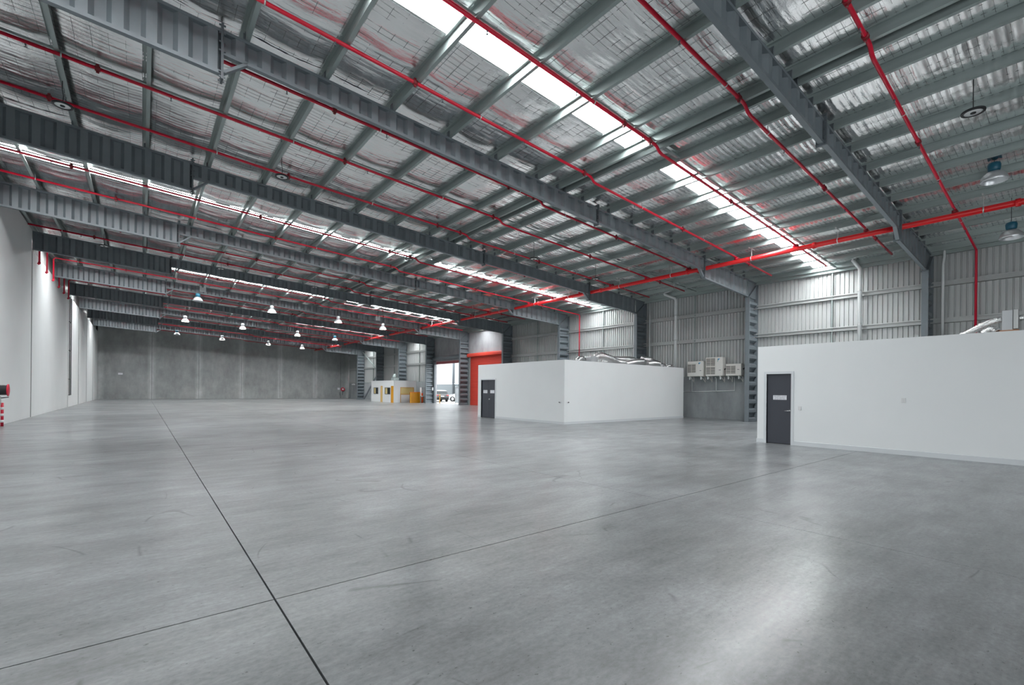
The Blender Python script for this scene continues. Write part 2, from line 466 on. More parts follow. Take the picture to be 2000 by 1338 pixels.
# ------------------------------------------------------------------ right wall: dado, cladding, girts, portal openings
DADO = 2.52
wr = struct_root('wall_right', (XR, 0, 0))
ztop = zf(XR)
D1 = (yk(4) + .75, yk(5) - .30, 5.10)     # red roller door
D2 = (41.55, 47.72, 4.87)                 # open roller door
bays = [(YB, yk(-2))] + [(yk(k), min(yk(k + 1), YF)) for k in range(-2, 10)]
for a, e in bays:
    if abs(a - yk(4)) < .1 or abs(a - yk(5)) < .1:
        d = D1 if abs(a - yk(4)) < .1 else D2
        for (p0, p1, q0, q1) in ((a, d[0], 0, ztop), (d[1], e, 0, ztop), (d[0], d[1], d[2], ztop)):
            part('precast_panel', B().bbox(XR, XR + .18, p0 + .006, p1 - .006, q0, q1, .008), M['lintel'], wr, at=(XR, p0, q0))
        continue
    part('dado_panel', B().bbox(XR - .03, XR + .18, a + .006, e - .006, 0, DADO, .01), M['dado'], wr, at=(XR, a, 0))
    part('cladding_sheet', ribbed(a, e, DADO, ztop, XR + .03, .045), M['clad'], wr, at=(XR, a, DADO), fix=False)
    part('flashing', B().box(XR - .035, XR + .12, a, e, DADO, DADO + .05), M['galv'], wr, at=(XR, a, DADO))
    for z in (4.80, 6.39):
        g = B()
        g.box(XR - .13, XR - .11, a + .02, e - .02, z - .11, z - .055).box(XR - .13, XR - .11, a + .02, e - .02, z + .055, z + .11)
        g.box(XR - .11, XR + .03, a + .02, e - .02, z + .095, z + .11).box(XR - .06, XR - .045, a + .02, e - .02, z - .11, z + .11)
        g.box(XR - .13, XR + .03, a + .02, e - .02, z - .11, z - .10)
        part('girt', g, M['clad'], wr, at=(XR, a, z))
    ym = (a + e) / 2
    part('girt_bridging', B().box(XR - .10, XR - .05, ym - .03, ym + .03, DADO + .05, ztop - .2).box(XR - .05, XR - .01, ym - .005, ym + .005, DADO + .05, ztop - .2), M['galv'], wr, at=(XR, ym, DADO))
back = B().box(XR + .19, XR + .25, YB, yk(4), 0, ztop + .1).box(XR + .19, XR + .25, yk(6), YF, 0, ztop + .1)
part('outer_skin', back, M['roof'], wr, at=(XR, 0, 0))
for (a, b_) in (((26.6, 69.9, 7.3), (26.6, 63.3, 3.9)), ((26.6, 69.3, .05), (26.6, 63.3, 4.3))):
    part('wall_brace', B().bar(a, b_, .09, .14 if a[2] > 1 else .26), M['galv'] if a[2] > 1 else M['plate'], wr, at=a)

# ------------------------------------------------------------------ ceiling: roof sheet, foil blankets, safety mesh, purlins, skylights
ce = struct_root('ceiling', (11, 0, 9))
strips = [(yk(k) + 3.66, yk(k) + 4.42) for k in (0, 2, 4, 6, 8)]
SX0, SX1 = XL, XR - .45
b = B()
def roofbox(y0, y1, x0=XL - .4, x1=XR + .35): b.slope(x0, x1, y0, y1, zf(x0) + .10, zf(x1) + .10, zf(x0) + .15, zf(x1) + .15)
prev = YB - .3
for s0, s1 in strips:
    roofbox(prev, s0); roofbox(s0, s1, 11.2, 12.5); prev = s1
roofbox(prev, YF + .4)
part('roof_sheet', b, M['roof'], ce, at=(11, 0, 9))

def sag(x):
    t = np.zeros_like(x)
    for a, e in zip(PX[:-1], PX[1:]):
        m_ = (x >= a) & (x < e)
        t[m_] = np.sin(np.pi * (x[m_] - a) / (e - a)) ** .8 * min(1, (e - a) / 1.5)
    return t
def value_noise(nx, ny, sx, sy):
    gx, gy = max(2, int(nx / sx) + 3), max(2, int(ny / sy) + 3)
    g = RNG.random((gx, gy))
    xi = np.arange(nx) / sx; yi = np.arange(ny) / sy
    x0 = xi.astype(int); y0 = yi.astype(int); fx = xi - x0; fy = yi - y0
    fx = fx * fx * (3 - 2 * fx); fy = fy * fy * (3 - 2 * fy)
    a = g[np.ix_(x0, y0)]; b_ = g[np.ix_(x0 + 1, y0)]; c = g[np.ix_(x0, y0 + 1)]; d = g[np.ix_(x0 + 1, y0 + 1)]
    fx = fx[:, None]; fy = fy[None, :]
    return (a * (1 - fx) * (1 - fy) + b_ * fx * (1 - fy) + c * (1 - fx) * fy + d * fx * fy) * 2 - 1
SAG = .055
def blanket(y0, y1, dx, dy, x0=XL, x1=XR):
    nx = int(round((x1 - x0) / dx)) + 1; ny = max(2, int(round((y1 - y0) / dy)) + 1)
    x = np.linspace(x0, x1, nx); y = np.linspace(y0, y1, ny)
    s = sag(x)
    X, Yg = np.meshgrid(x, y, indexing='ij')
    quilt = (.25 + .75 * np.abs(np.sin(np.pi * (X - XL - .15) / .3)) ** .6) * np.abs(np.sin(np.pi * (Yg + 2.9) / .15)) ** .8
    right = np.clip((X - 7) / 6, 0.8, 1)
    z = 9.23 - S * X + PD + .012 - SAG * s[:, None]
    z -= s[:, None] ** .5 * ((.016 + .014 * np.clip((X - 10) / 3, 0, 1)) * quilt * right)
    # folds run down the roof (along X); crumple everywhere
    z += (s[:, None] ** .5) * (.014 * value_noise(nx, ny, 1.1 / dx, .26 / dy) + .006 * value_noise(nx, ny, .5 / dx, .12 / dy)
                               + .007 * value_noise(nx, ny, .16 / dx, .14 / dy) * right)
    V = np.stack([X, Yg, z], -1).reshape(-1, 3)
    idx = np.arange(nx * ny).reshape(nx, ny)
    F = np.stack([idx[:-1, :-1], idx[:-1, 1:], idx[1:, 1:], idx[1:, :-1]], -1).reshape(-1, 4)
    me = bpy.data.meshes.new('insulation_blanket')
    at = np.array([11.0, y0, 9.0])
    me.vertices.add(len(V)); me.vertices.foreach_set('co', (V - at).astype(np.float32).ravel())
    me.loops.add(F.size); me.loops.foreach_set('vertex_index', F.astype(np.int32).ravel())
    me.polygons.add(len(F)); me.polygons.foreach_set('loop_start', np.arange(0, F.size, 4, dtype=np.int32))
    me.update(calc_edges=True); me.validate()
    me.polygons.foreach_set('use_smooth', np.ones(len(F), bool))
    me.materials.append(M['foil'])
    link('insulation_blanket', me, ce, (11.0, y0, 9.0))
cuts = [YB] + [yk(k) for k in range(-2, 10)] + [YF]
for a, e in zip(cuts[:-1], cuts[1:]):
    fine = -3.5 < a < 26.2
    dx, dy = (.1, .05) if fine else (.2, .12)
    segs = [(a, e)]
    for s0, s1 in strips:
        if a < s0 < e: segs = [(a, s0), (s1, e)]
    for p, q in segs: blanket(p, q, dx, dy)
for s0, s1 in strips:
    if s0 > 0: blanket(s0, s1, .1, .06, 11.22, 12.45)
    for a, e in zip(PX[:-1], PX[1:]):
        if 11 < a < 12.3: continue
        x0, x1 = max(a, SX0), min(e, SX1 + .3)
        pb = B(); nseg = 1
        pb.slope(x0 + .004, x1 - .004, s0 + .01, s1 - .01, zf(x0) + .006, zf(x1) + .006, zf(x0) + .012, zf(x1) + .012)
        so = part('skylight_panel', pb, M['skylight'], ce, at=(x0, s0, zf(x0)))
        so.data.materials.append(M['sheet'])
        for pf in so.data.polygons:
            if pf.normal.z > -.5: pf.material_index = 1     # only the underside passes daylight into the hall
# safety mesh under the foil
mw = B()
for xw in np.arange(XL + .15, XR - .1, .3):
    zz = zf(xw) - SAG * float(sag(np.array([xw]))[0]) - .004
    mw.box(xw - .002, xw + .002, YB, YF, zz - .004, zz)
xs = []
for a, e in zip(PX[:-1], PX[1:]):
    for t in (0, .12, .3, .5, .7, .88): xs.append(a + (e - a) * t)
xs = np.array(xs); zs = zr(xs) + PD + .006 - SAG * sag(xs)
for yw in np.arange(-2.9, 30, .15):
    V = []; F = []
    n0 = len(xs)
    for x, z in zip(xs, zs):
        V += [(x, yw - .002, z), (x, yw + .002, z), (x, yw, z - .0035)]
    for i in range(n0 - 1):
        for k in range(3):
            F.append((3 * i + k, 3 * i + (k + 1) % 3, 3 * i + 3 + (k + 1) % 3, 3 * i + 3 + k))
    mw.add(V, F)
o = part('safety_mesh', mw, M['wire'], ce, at=(11, 0, 9), fix=False); o['kind'] = 'stuff'
# purlins: lipped Z sections from end to end
def purlin_mesh(x):
    b = B(); z0 = zr(x) + .004; z1 = z0 + PD; t = .006; f = .085
    d = 1
    y0, y1 = YB, YF
    b.box(x - t / 2, x + t / 2, y0, y1, z0, z1)
    b.box(x + t / 2, x + f, y0, y1, z0, z0 + t).box(x + f - t, x + f, y0, y1, z0 + t, z0 + .024)
    b.box(x - f, x - t / 2, y0, y1, z1 - t, z1).box(x - f, x - f + t, y0, y1, z1 - .024, z1 - t)
    return b
for x in PX:
    part('purlin', purlin_mesh(x), M['galv'], ce, at=(x, 0, zr(x)))
eb = B().box(XR - .19, XR - .18, YB, YF, zr(XR) - .12, zr(XR) + .2).box(XR - .18, XR - .08, YB, YF, zr(XR) - .12, zr(XR) - .11).box(XR - .18, XR - .08, YB, YF, zr(XR) + .19, zr(XR) + .2)
part('eave_purlin', eb, M['galv'], ce, at=(XR, 0, zr(XR)))
for k in range(-1, 10):
    ym = yk(k) + DY / 2 - .19
    bb = B()
    for a, e in zip(PX[:-1], PX[1:]):
        if e - a < .5: continue
        x0, x1 = a + .09, e - .004
        bb.slope(x0, x1, ym - .06, ym + .06, zr(x0) + .07, zr(x1) + .07, zr(x0) + .075, zr(x1) + .075)
        bb.slope(x0, x1, ym - .05, ym - .045, zr(x0) + .03, zr(x1) + .03, zr(x0) + .07, zr(x1) + .07)
    part('bridging', bb, M['galv'], ce, at=(11, ym, 9))

# ------------------------------------------------------------------ steel portals with corrugated webs
FH, FW = .075, .115           # flange box
def corr(x0, x1, zb, zt, y, amp=.052, period=.5):
    """corrugated web between x0 and x1; zb, zt are functions of x"""
    ks = []
    i0 = math.floor(x0 / period) - 1
    pts = []
    i = i0
    while True:
        a = i * period
        pts += [(a, -amp), (a + .17, -amp), (a + .25, amp), (a + .42, amp)]
        if a > x1: break
        i += 1
    def val(x):
        for (p, q), (r, s) in zip(pts[:-1], pts[1:]):
            if p <= x <= r: return q + (s - q) * (x - p) / (r - p) if r > p else q
        return 0
    seq = [(x0, val(x0))] + [(p, q) for p, q in pts if x0 < p < x1] + [(x1, val(x1))]
    V = []; F = []
    for x, q in seq: V += [(x, y + q, zb(x)), (x, y + q, zt(x))]
    for j in range(len(seq) - 1): F.append((2 * j, 2 * j + 2, 2 * j + 3, 2 * j + 1))
    return B().add(V, F)
ORD = ['first', 'second', 'third', 'fourth', 'fifth', 'sixth', 'seventh', 'eighth', 'ninth', 'tenth', 'eleventh']
def make_portal(y):
    root = thing('steel_portal', '', 'steel frame', (26.35, y, 0), 'steel portal frames spanning the hall')
    deep, dl, dr = .96, .63, .585
    top = lambda x: zr(x) - .008
    zt = lambda x: zr(x) - FH
    X1, X2, X3, X4 = 1.25, 13.25, 21.06, XC
    segs = [(XL + .01, X1, deep, deep), (X1, X2, .535, .63), (X2, X3, .55, .585), (X3, X4 + .02, deep, deep)]
    for x0, x1, d0, d1 in segs:
        zb_ = lambda x: zr(x) - d0 - (d1 - d0) * (x - x0) / (x1 - x0)
        part('rafter_web', corr(x0, x1, lambda x: zb_(x) + FH, zt, y), M['steel'], root, fix=False)
        part('bottom_flange', B().slope(x0, x1, y - FW / 2, y + FW / 2, zb_(x0), zb_(x1), zb_(x0) + FH, zb_(x1) + FH), M['steel'], root)
    part('top_flange', B().slope(XL + .01, XR - .08, y - FW / 2, y + FW / 2, zr(XL) - FH, zr(XR - .08) - FH, top(XL), top(XR - .08)), M['steel'], root)
    for x, d, tag_ in ((X1, deep + .12, 0), (X2, dl + .05, 1), (X3, deep + .02, 2)):
        e = B().box(x - .022, x - .002, y - .12, y + .12, zr(x) - d, zr(x) + .10).box(x + .002, x + .022, y - .12, y + .12, zr(x) - d, zr(x) + .10)
        for zq in (.05, -.12, -.30, -.48, -(d - .16), -(d - .05)):
            for yq in (-.085, .085):
                e.box(x - .06, x + .06, y + yq - .014, y + yq + .014, zr(x) + zq - .014, zr(x) + zq + .014)
        part('end_plate', e, M['plate'], root)
    # sloping flange from the foot of the deep plate up to the shallow rafter
    za, zb = zr(X1) - deep + .02, zr(1.72) - .535
    part('haunch_strut', B().hexa([(X1 + .02, y - FW / 2, za), (1.72, y - FW / 2, zb - .0), (1.72, y + FW / 2, zb), (X1 + .02, y + FW / 2, za), (X1 + .02, y - FW / 2, za + FH), (1.72, y - FW / 2, zb + FH), (1.72, y + FW / 2, zb + FH), (X1 + .02, y + FW / 2, za + FH)]), M['steel'], root)
    za, zb = zr(X3) - deep + .02, zr(20.66) - dr
    part('haunch_strut', B().hexa([(X3 - .02, y - FW / 2, za), (20.62, y - FW / 2, zb), (20.62, y + FW / 2, zb), (X3 - .02, y + FW / 2, za), (X3 - .02, y - FW / 2, za + FH + .03), (20.70, y - FW / 2, zb + FH), (20.70, y + FW / 2, zb + FH), (X3 - .02, y + FW / 2, za + FH + .03)]), M['steel'], root)
    # column: corrugations lie level
    V = []; F = []
    seq = [(0.02, -.085)]
    zc = 0.0
    zk = zr(XC) - deep
    while zc < zk + .05:
        for q, s_ in ((.02, -.085), (.16, -.085), (.25, .085), (.41, .085)):
            if .02 < zc + q < zk + .1: seq.append((zc + q, s_))
        zc += .497
    for z, q in seq: V += [(XC + .03, y + q, z), (XR - .09, y + q, z)]
    for j in range(len(seq) - 1): F.append((2 * j, 2 * j + 1, 2 * j + 3, 2 * j + 2))
    part('column_web', B().add(V, F), M['steel'], root, fix=False)
    part('inner_flange', B().box(XC, XC + .07, y - .11, y + .11, .02, zk + .02), M['steel'], root)
    part('outer_flange', B().box(XR - .10, XR - .035, y - .11, y + .11, .02, zr(XR) - .1), M['steel'], root)
    part('base_plate', B().box(XC - .06, XR - .035, y - .16, y + .16, 0, .022), M['plate'], root)
    part('cap_plate', B().box(XC - .13, XC + .16, y - .13, y + .13, zk - .025, zk + .0), M['plate'], root)
    kn = B()
    kn.slope(XC + .02, XR - .1, y - .006, y + .006, zk, zk - .02, zr(XC) - FH, zr(XR - .1) - FH)
    part('knee_panel', kn, M['steel'], root)
    part('knee_stiffener', B().bar((XC + .03, y - .06, zk + .02), (XR - .12, y - .06, zr(XR) - .10), .10, .022).bar((XC + .03, y + .06, zk + .02), (XR - .12, y + .06, zr(XR) - .10), .10, .022), M['steel'], root)
    for x in PX[1:-1]:
        part('cleat', B().box(x - .012, x - .004, y - .07, y + .07, zr(x) - .008, zr(x) + .17).box(x - .05, x - .004, y - .07, y - .062, zr(x) - .008, zr(x) + .12), M['plate'], root, at=(x, y, zr(x)))
    return root
where = ['shaded dark one overhead at right, behind the near office',
         'pale one crossing over the wall air conditioners',
         'dark one beyond the downpipe, over the skylight',
         'pale one above the corner of the middle office',
         'dark one beside the red roller door',
         'pale one between the red and the open roller doors',
         'dark one on the far jamb of the open door',
         'pale one over the small far office',
         'dark one beyond the small far office',
         'pale last one before the far concrete wall']
p0 = make_portal(yk(0))
for k in range(10):
    r = p0 if k == 0 else copy_tree(p0, (26.35, yk(k), 0))
    r['label'] = 'corrugated steel portal frame, ' + where[k]

# ------------------------------------------------------------------ sprinkler branch pipes
PR = .042
head_b = B().lathe([(.0, .0), (.016, .0), (.016, -.035), (.009, -.035), (.009, -.07), (.026, -.075), (.026, -.08), (0, -.08)], n=8)
head_me = head_b.mesh('sprinkler_head', M['plate'])
cpl_b = B().lathe([(PR, -.05), (PR + .022, -.05), (PR + .022, .05), (PR, .05)], axis='X', n=10)
cpl_b.box(-.03, .03, -.02, .02, PR, PR + .06).box(-.03, .03, -.02, .02, -PR - .06, -PR)
cpl_me = cpl_b.mesh('coupling', M['coupling'])
hg_b = B().lathe([(PR + .004, -.014), (PR + .010, -.014), (PR + .010, .014), (PR + .004, .014)], axis='X', n=10).box(-.004, .004, -.012, .012, PR, PR + .14)
hg_me = hg_b.mesh('pipe_hanger', M['zinc'])
XM, ZM = 21.35, 1.6 + 21.35 / 3.525
def zp(x): return zr(x) - .035 if x < 11.3 else zr(x) - .185
def branch(j):
    y = 2.65 + 2.4437 * j
    k = math.floor((y - Y0) / DY)
    if k < 0: lab = 'red sprinkler branch pipe nearest the camera, in front of the first portal frame'
    elif k >= 9: lab = 'red sprinkler branch pipe, %s of those between the last portal frame and far wall' % ('nearest' if j % 3 == 1 else 'middle' if j % 3 == 2 else 'farthest')
    else:
        lab = 'red sprinkler branch pipe, %s of three between the %s and %s portal frames' % (('farthest', 'nearest', 'middle')[j % 3], ORD[k], ORD[k + 1])
    root = thing('sprinkler_pipe', lab, 'pipe', (11, y, zr(11)), 'sprinkler branch pipes under the roof')
    ldrop = y > yk(4) - .5 and y < 48
    rdrop = j in (0, 9, 13)
    xr = 26.68 if rdrop else 25.3
    pts = []
    if ldrop: pts += [(-4.28, y, 8.05), (-4.28, y, zp(-4.28) - .1), (-4.20, y, zp(-4.2))]
    else: pts += [(XL + .03, y, zp(XL))]
    pts += [(11.15, y, zp(11.15)), (11.28, y, zp(11.15) - .03), (11.42, y, zp(11.5) + .03), (11.55, y, zp(11.55))]
    pts += [(xr - .06, y, zp(xr))]
    if rdrop: pts += [(xr, y, zp(xr) - .08), (xr, y, 3.1)]
    part('pipe_run', B().tube(pts, PR, 8), M['red'], root)
    if ldrop: part('drop_elbow', B().tube([(-4.28, y, 8.12), (-4.28, y, 8.05), (-4.34, y, 8.0)], .058, 8), M['red'], root)
    # riser from the big main
    part('riser', B().tube([(XM, y, ZM + .06), (XM, y, zp(XM))], .05, 8).lathe([(.05, -.04), (.075, -.04), (.075, .04), (.05, .04)], (XM, y, ZM + .15), 'Z', 10), M['coupling'] if j < 2 else M['red'], root)
    if j % 3 != 0 or True:
        step = 5.9
        x = -2.0 + (j % 2) * 1.1
        while x < 25:
            if abs(x - 11.3) > .6: link('coupling', cpl_me, root, (x, y, zp(x)))
            x += step if j < 20 else step * 2
    link('coupling', cpl_me, root, (10.95, y, zp(10.95)))
    for i, x in enumerate(PX[1:-1]):
        if (i + j) % 3 == 0 and not 11 < x < 11.6: link('pipe_hanger', hg_me, root, (x + .11, y, zp(x + .11)))
    x = -2.5 + (.4 if j % 2 else 0)
    while x < 25.2:
        link('sprinkler_head', head_me, root, (x, y, zp(x) - PR + .004))
        x += 2.62 if j < 18 else 5.24
for j in range(31): branch(j)

# the red main running down the hall
mr = thing('sprinkler_main', 'thick bright red sprinkler main running the length of the hall on the right', 'pipe', (XM, 30, ZM))
part('pipe_run', B().tube([(XM, YB + .1, ZM), (XM, YF - .4, ZM)], .098, 14), M['redrail'], mr)
mc = B().lathe([(.098, -.06), (.128, -.06), (.128, .06), (.098, .06)], axis='Y', n=14).box(-.16, -.11, -.05, .05, -.03, .03).box(.11, .16, -.05, .05, -.03, .03).mesh('coupling', M['redrail'])
ms = B().lathe([(.101, -.018), (.108, -.018), (.108, .018), (.101, .018)], axis='Y', n=14)
ms.box(-.012, .012, -.010, .010, .10, .44).box(-.30, .30, -.02, .02, .43, .46)
ms = ms.mesh('hanger', M['zinc'])
for i in range(14):
    y = 1.2 + i * 5.6
    link('coupling', mc, mr, (XM, y, ZM))
for k in range(-1, 10):
    for dy in (1.9, 5.2):
        if yk(k) + dy < YF - 1: link('hanger', ms, mr, (XM, yk(k) + dy, ZM))

# ------------------------------------------------------------------ high-bay lamps and disc lamps
def lamp(x, y, zrim, on, label):
    root = thing('pendant_lamp', label, 'lamp', (x, y, zrim), 'high-bay pendant lamps')
    n = 24
    part('reflector', B().lathe([(.30, 0), (.305, .004), (.295, .07), (.25, .17), (.17, .25), (.11, .29), (.105, .285), (.16, .24), (.24, .16), (.285, .07), (.296, .006), (.30, 0)], (x, y, zrim), 'Z', n), M['lampon'] if False else M['alu'], root)
    part('lamp_glass', B().lathe([(0, .10), (.10, .11), (.22, .15), (.18, .22), (0, .25)], (x, y, zrim), 'Z', n), M['lampon'] if on else M['lampin'], root)
    part('driver_housing', B().lathe([(0, .29), (.11, .29), (.135, .33), (.145, .45), (.13, .52), (.05, .55), (0, .55)], (x, y, zrim), 'Z', 18), M['bluelamp'] if not on else M['alu'], root)
    zt = zf(x) + .03
    part('cable', B().tube([(x, y, zrim + .54), (x, y, zt)], .008, 6), M['black'], root)
    return root
# rows hang in every second bay
lamp(19.1, 1.55, 7.78, False, 'unlit bell lamp with blue top hanging at the right edge, upper of two')
lamp(22.6, 1.42, 6.86, False, 'unlit bell lamp with blue top hanging at the right edge, lower by the cladding')
rows = [(39.2, [(3.0, 0), (7.73, 1), (12.78, 1), (16.72, 1)], 'lamp row nearest the camera'), (52.3, [(3.04, 1), (7.71, 1), (12.79, 1), (16.7, 0)], 'middle lamp row'), (66.2, [(3.08, 0), (7.57, 1), (12.67, 1), (16.81, 1)], 'lamp row nearest the far wall')]
for y, ls, nm in rows:
    for i, (x, on) in enumerate(ls):
        z = zr(x) - 1.36
        lamp(x, y, z, on, '%s high-bay lamp, %s from the left in the %s' % ('lit' if on else 'unlit', ORD[i], nm))
def disc(x, y, z, label):
    root = thing('disc_lamp', label, 'lamp', (x, y, z), 'flat round disc lamps on cables')
    part('disc', B().lathe([(0, 0), (.155, 0), (.16, .01), (.155, .02), (0, .02)], (x, y, z), 'Z', 24), M['disc'], root)
    part('rim', B().lathe([(.155, -.008), (.20, -.008), (.205, .012), (.20, .03), (.155, .03), (.15, .01), (.155, -.008)], (x, y, z), 'Z', 24), M['black'], root)
    part('hub', B().lathe([(0, -.02), (.045, -.02), (.05, -.004), (0, -.001)], (x, y, z), 'Z', 16), M['black'], root)
    part('cable', B().tube([(x, y, z + .02), (x + .015, y, z + .25), (x - .01, y, z + .4), (x, y, zf(x) + .03)], .009, 6), M['black'], root)
disc(14.1, 1.47, 7.78, 'black-rimmed disc lamp hanging on a cable near the right edge')
dn = [('second', 16.2, [(-1.63, 0), (3.45, 0), (14.35, 0), (18.75, 0)]), ('fourth', 31.0, [(-1.57, 0), (3.45, 0), (8.6, 0)])]
wn = {0: 'above the left corner by the dark rafter', 1: 'in the left half of the ceiling', 2: 'left of the main red pipe', 3: 'over the air conditioner wall'}
for nm, y, ls in dn:
    for i, (x, _) in enumerate(ls):
        if y < 20:
            lab = 'round disc lamp on a cable between second and third frames, %s from the left' % ORD[i]
        else:
            lab = 'small round disc lamp between fourth and fifth frames, %s from the left' % ORD[i]
        disc(x, y, zr(x) - .62, lab)
disc(10.25, 20.9, zr(10.25) - .62, 'small round disc lamp just beyond the third frame, near the skylight')
def emlight(x, y, lab):
    z = zr(x) - 1.35
    root = thing('emergency_light', lab, 'light', (x, y, z))
    part('case', B().bbox(x - .16, x + .16, y - .06, y + .06, z, z + .26, .012), M['white'], root)
    for s_ in (-.1, .1): part('lamp_head', B().lathe([(0, -.06), (.06, -.06), (.065, .03), (.03, .06), (0, .06)], (x + s_, y, z + .31), 'Y', 12), M['white'], root)
    part('rod', B().tube([(x, y, z + .26), (x, y, zf(x) + .03)], .008, 6), M['black'], root)
emlight(2.95, 35.2, 'white twin-head emergency light hanging between rafters on the left')
emlight(14.6, 35.2, 'white twin-head emergency light hanging near the open roller door')

# ------------------------------------------------------------------ offices
def text(name, s, size, mat_, parent, loc, rot):
    cu = bpy.data.curves.new(name, 'FONT'); cu.body = s; cu.size = size; cu.align_x = 'CENTER'; cu.align_y = 'CENTER'
    cu.materials.append(mat_); cu.extrude = .0006
    o = bpy.data.objects.new(name, cu); COL.objects.link(o)
    o.parent = parent; p = WLOC[parent.name]
    o.location = (loc[0] - p[0], loc[1] - p[1], loc[2] - p[2]); o.rotation_euler = rot
    return o
ROTX = (math.pi / 2, 0, -math.pi / 2)     # readable from the -X side
XO, ZO = 15.5377, 3.0814
SIGN = [('FIRE SAFETY DOOR', .041), ('DO NOT OBSTRUCT', .034), ('DO NOT KEEP OPEN', .034)]

# near office, one door
of1 = thing('office_room', 'large white plasterboard office at the right with one charcoal door', 'room', (XO, 2, 0))
dy0, dy1, dz = 5.54, 6.25, 2.195
t = .12
face = B()
for (a, e, z0, z1) in ((YB + .6, dy0, 0, ZO), (dy1, 6.53, 0, ZO), (dy0, dy1, dz, ZO)):
    face.box(XO, XO + t, a, e, z0, z1)
part('front_wall', face, M['plaster'], of1)
part('end_wall', B().box(XO + t, XC - .12, 6.53 - t, 6.53, 0, ZO), M['plaster'], of1)
part('roof_deck', B().box(XO + t, XC - .12, YB + .6, 6.53 - t, ZO - .12, ZO - .05), M['plaster'], of1)
part('skirting', B().box(XO - .014, XO, YB + .6, dy0 - .075, 0, .125).prism([(XO - .014, .125), (XO, .125), (XO, .135)], YB + .6, dy0 - .075, 'Y'), M['skirt'], of1)
part('skirting', B().box(XO - .014, XO, dy1 + .075, 6.545, 0, .125), M['skirt'], of1)
part('door_frame', B().box(XO - .022, XO + t, dy0 - .075, dy0, 0, dz + .075).box(XO - .022, XO + t, dy1, dy1 + .075, 0, dz + .075).box(XO - .022, XO + t, dy0, dy1, dz, dz + .075), M['skirt'], of1)
lf = part('door', B().bbox(XO + .05, XO + .09, dy0 + .004, dy1 - .004, .012, dz - .004, .003), M['door'], of1)
part('door_handle', B().lathe([(0, -.012), (.027, -.012), (.027, 0)], (XO + .05, dy0 + .055, 1.05), 'X', 16).tube([(XO + .05, dy0 + .055, 1.05), (XO + .0, dy0 + .055, 1.05), (XO - .012, dy0 + .075, 1.048), (XO - .012, dy0 + .19, 1.042)], .011, 8), M['chrome'], lf)
sg = part('door_sign', B().box(XO + .046, XO + .051, 5.685, 6.075, 1.385, 1.525), M['sign'], lf)
for (s_, sz), z in zip(SIGN, (1.495, 1.45, 1.41)): text('sign_lettering', s_, sz, M['ink'], lf, (XO + .0455, 5.88, z), ROTX)

# middle office, double door
Y2a, Y2b, X2 = 15.277, 22.44, 25.95
of2 = thing('office_room', 'white box office in the middle of the hall with charcoal double doors', 'room', (XO, 18, 0))
ey0, ey1, ez = 20.73, 22.10, 2.19
face = B()
for (a, e, z0, z1) in ((Y2a, ey0, 0, ZO), (ey1, Y2b, 0, ZO), (ey0, ey1, ez, ZO)):
    face.box(XO, XO + t, a, e, z0, z1)
part('front_wall', face, M['plaster'], of2)
part('side_wall', B().box(XO + t, X2, Y2a, Y2a + t, 0, ZO), M['plaster'], of2)
part('rear_wall', B().box(XO + t, XC - .1, Y2b - t, Y2b, 0, ZO), M['plaster'], of2)
part('roof_deck', B().box(XO + t, XC - .1, Y2a + t, Y2b - t, ZO - .12, ZO - .05), M['plaster'], of2)
part('skirting', B().box(XO - .014, XO, Y2a - .014, ey0 - .07, 0, .12).box(XO - .014, XO, ey1 + .07, Y2b, 0, .12), M['skirt'], of2)
part('skirting', B().box(XO, X2, Y2a - .014, Y2a, 0, .12), M['skirt'], of2)
part('door_frame', B().box(XO - .022, XO + t, ey0 - .07, ey0, 0, ez + .07).box(XO - .022, XO + t, ey1, ey1 + .07, 0, ez + .07).box(XO - .022, XO + t, ey0, ey1, ez, ez + .07), M['skirt'], of2)
ym = (ey0 + ey1) / 2
for a, e, sgn in ((ey0 + .004, ym - .003, -1), (ym + .003, ey1 - .004, 1)):
    lf = part('door', B().bbox(XO + .05, XO + .09, a, e, .012, ez - .004, .003), M['door'], of2)
    c = (a + e) / 2
    part('door_sign', B().box(XO + .046, XO + .051, c - .20, c + .20, 1.42, 1.60), M['sign'], lf)
    if sgn > 0:
        for (s_, sz), z in zip(SIGN, (1.555, 1.51, 1.465)): text('sign_lettering', s_, sz, M['ink'], lf, (XO + .0455, c, z), ROTX)
    else:
        part('door_handle', B().lathe([(0, -.012), (.03, -.012), (.03, 0)], (XO + .05, e - .05, 1.07), 'X', 14).tube([(XO + .05, e - .05, 1.07), (XO - .01, e - .05, 1.07), (XO - .012, e - .17, 1.065)], .012, 8), M['chrome'], lf)

# wall switches and small fittings
def switch(x, y, z, label, wd=.075, ht=.118, axis='X'):
    r = thing('wall_switch', label, 'switch', (x, y, z))
    if axis == 'X':
        part('plate', B().bbox(x - .026, x, y - wd / 2, y + wd / 2, z - ht / 2, z + ht / 2, .004), M['switch'], r)
        for q in (-.022, .022): part('rocker', B().bbox(x - .032, x - .025, y - .012, y + .012, z + q - .014, z + q + .014, .002), M['switch'], r)
switch(XO, 5.294, 1.137, 'white double light switch beside the single office door')
switch(XO, 2.863, 1.437, 'small white control box alone on the long white office wall', .085, .125)
def eye(loc, ax, label):
    r = thing('door_stop', label, 'stopper', loc)
    x, y, z = loc
    part('body', B().lathe([(0, 0), (.035, 0), (.035, -.02), (.022, -.03), (.020, -.07), (0, -.075)], loc, ax, 12), M['chrome'], r)
    part('tip', B().lathe([(0, -.075), (.028, -.072), (.028, -.10), (0, -.105)], loc, ax, 12), M['ladder'], r)
eye((XO, 15.517, 1.05), 'X', 'small knob on the middle office front, just left of its corner')
eye((15.75, Y2a, 1.05), 'Y', 'small knob on the middle office side, just right of its corner')

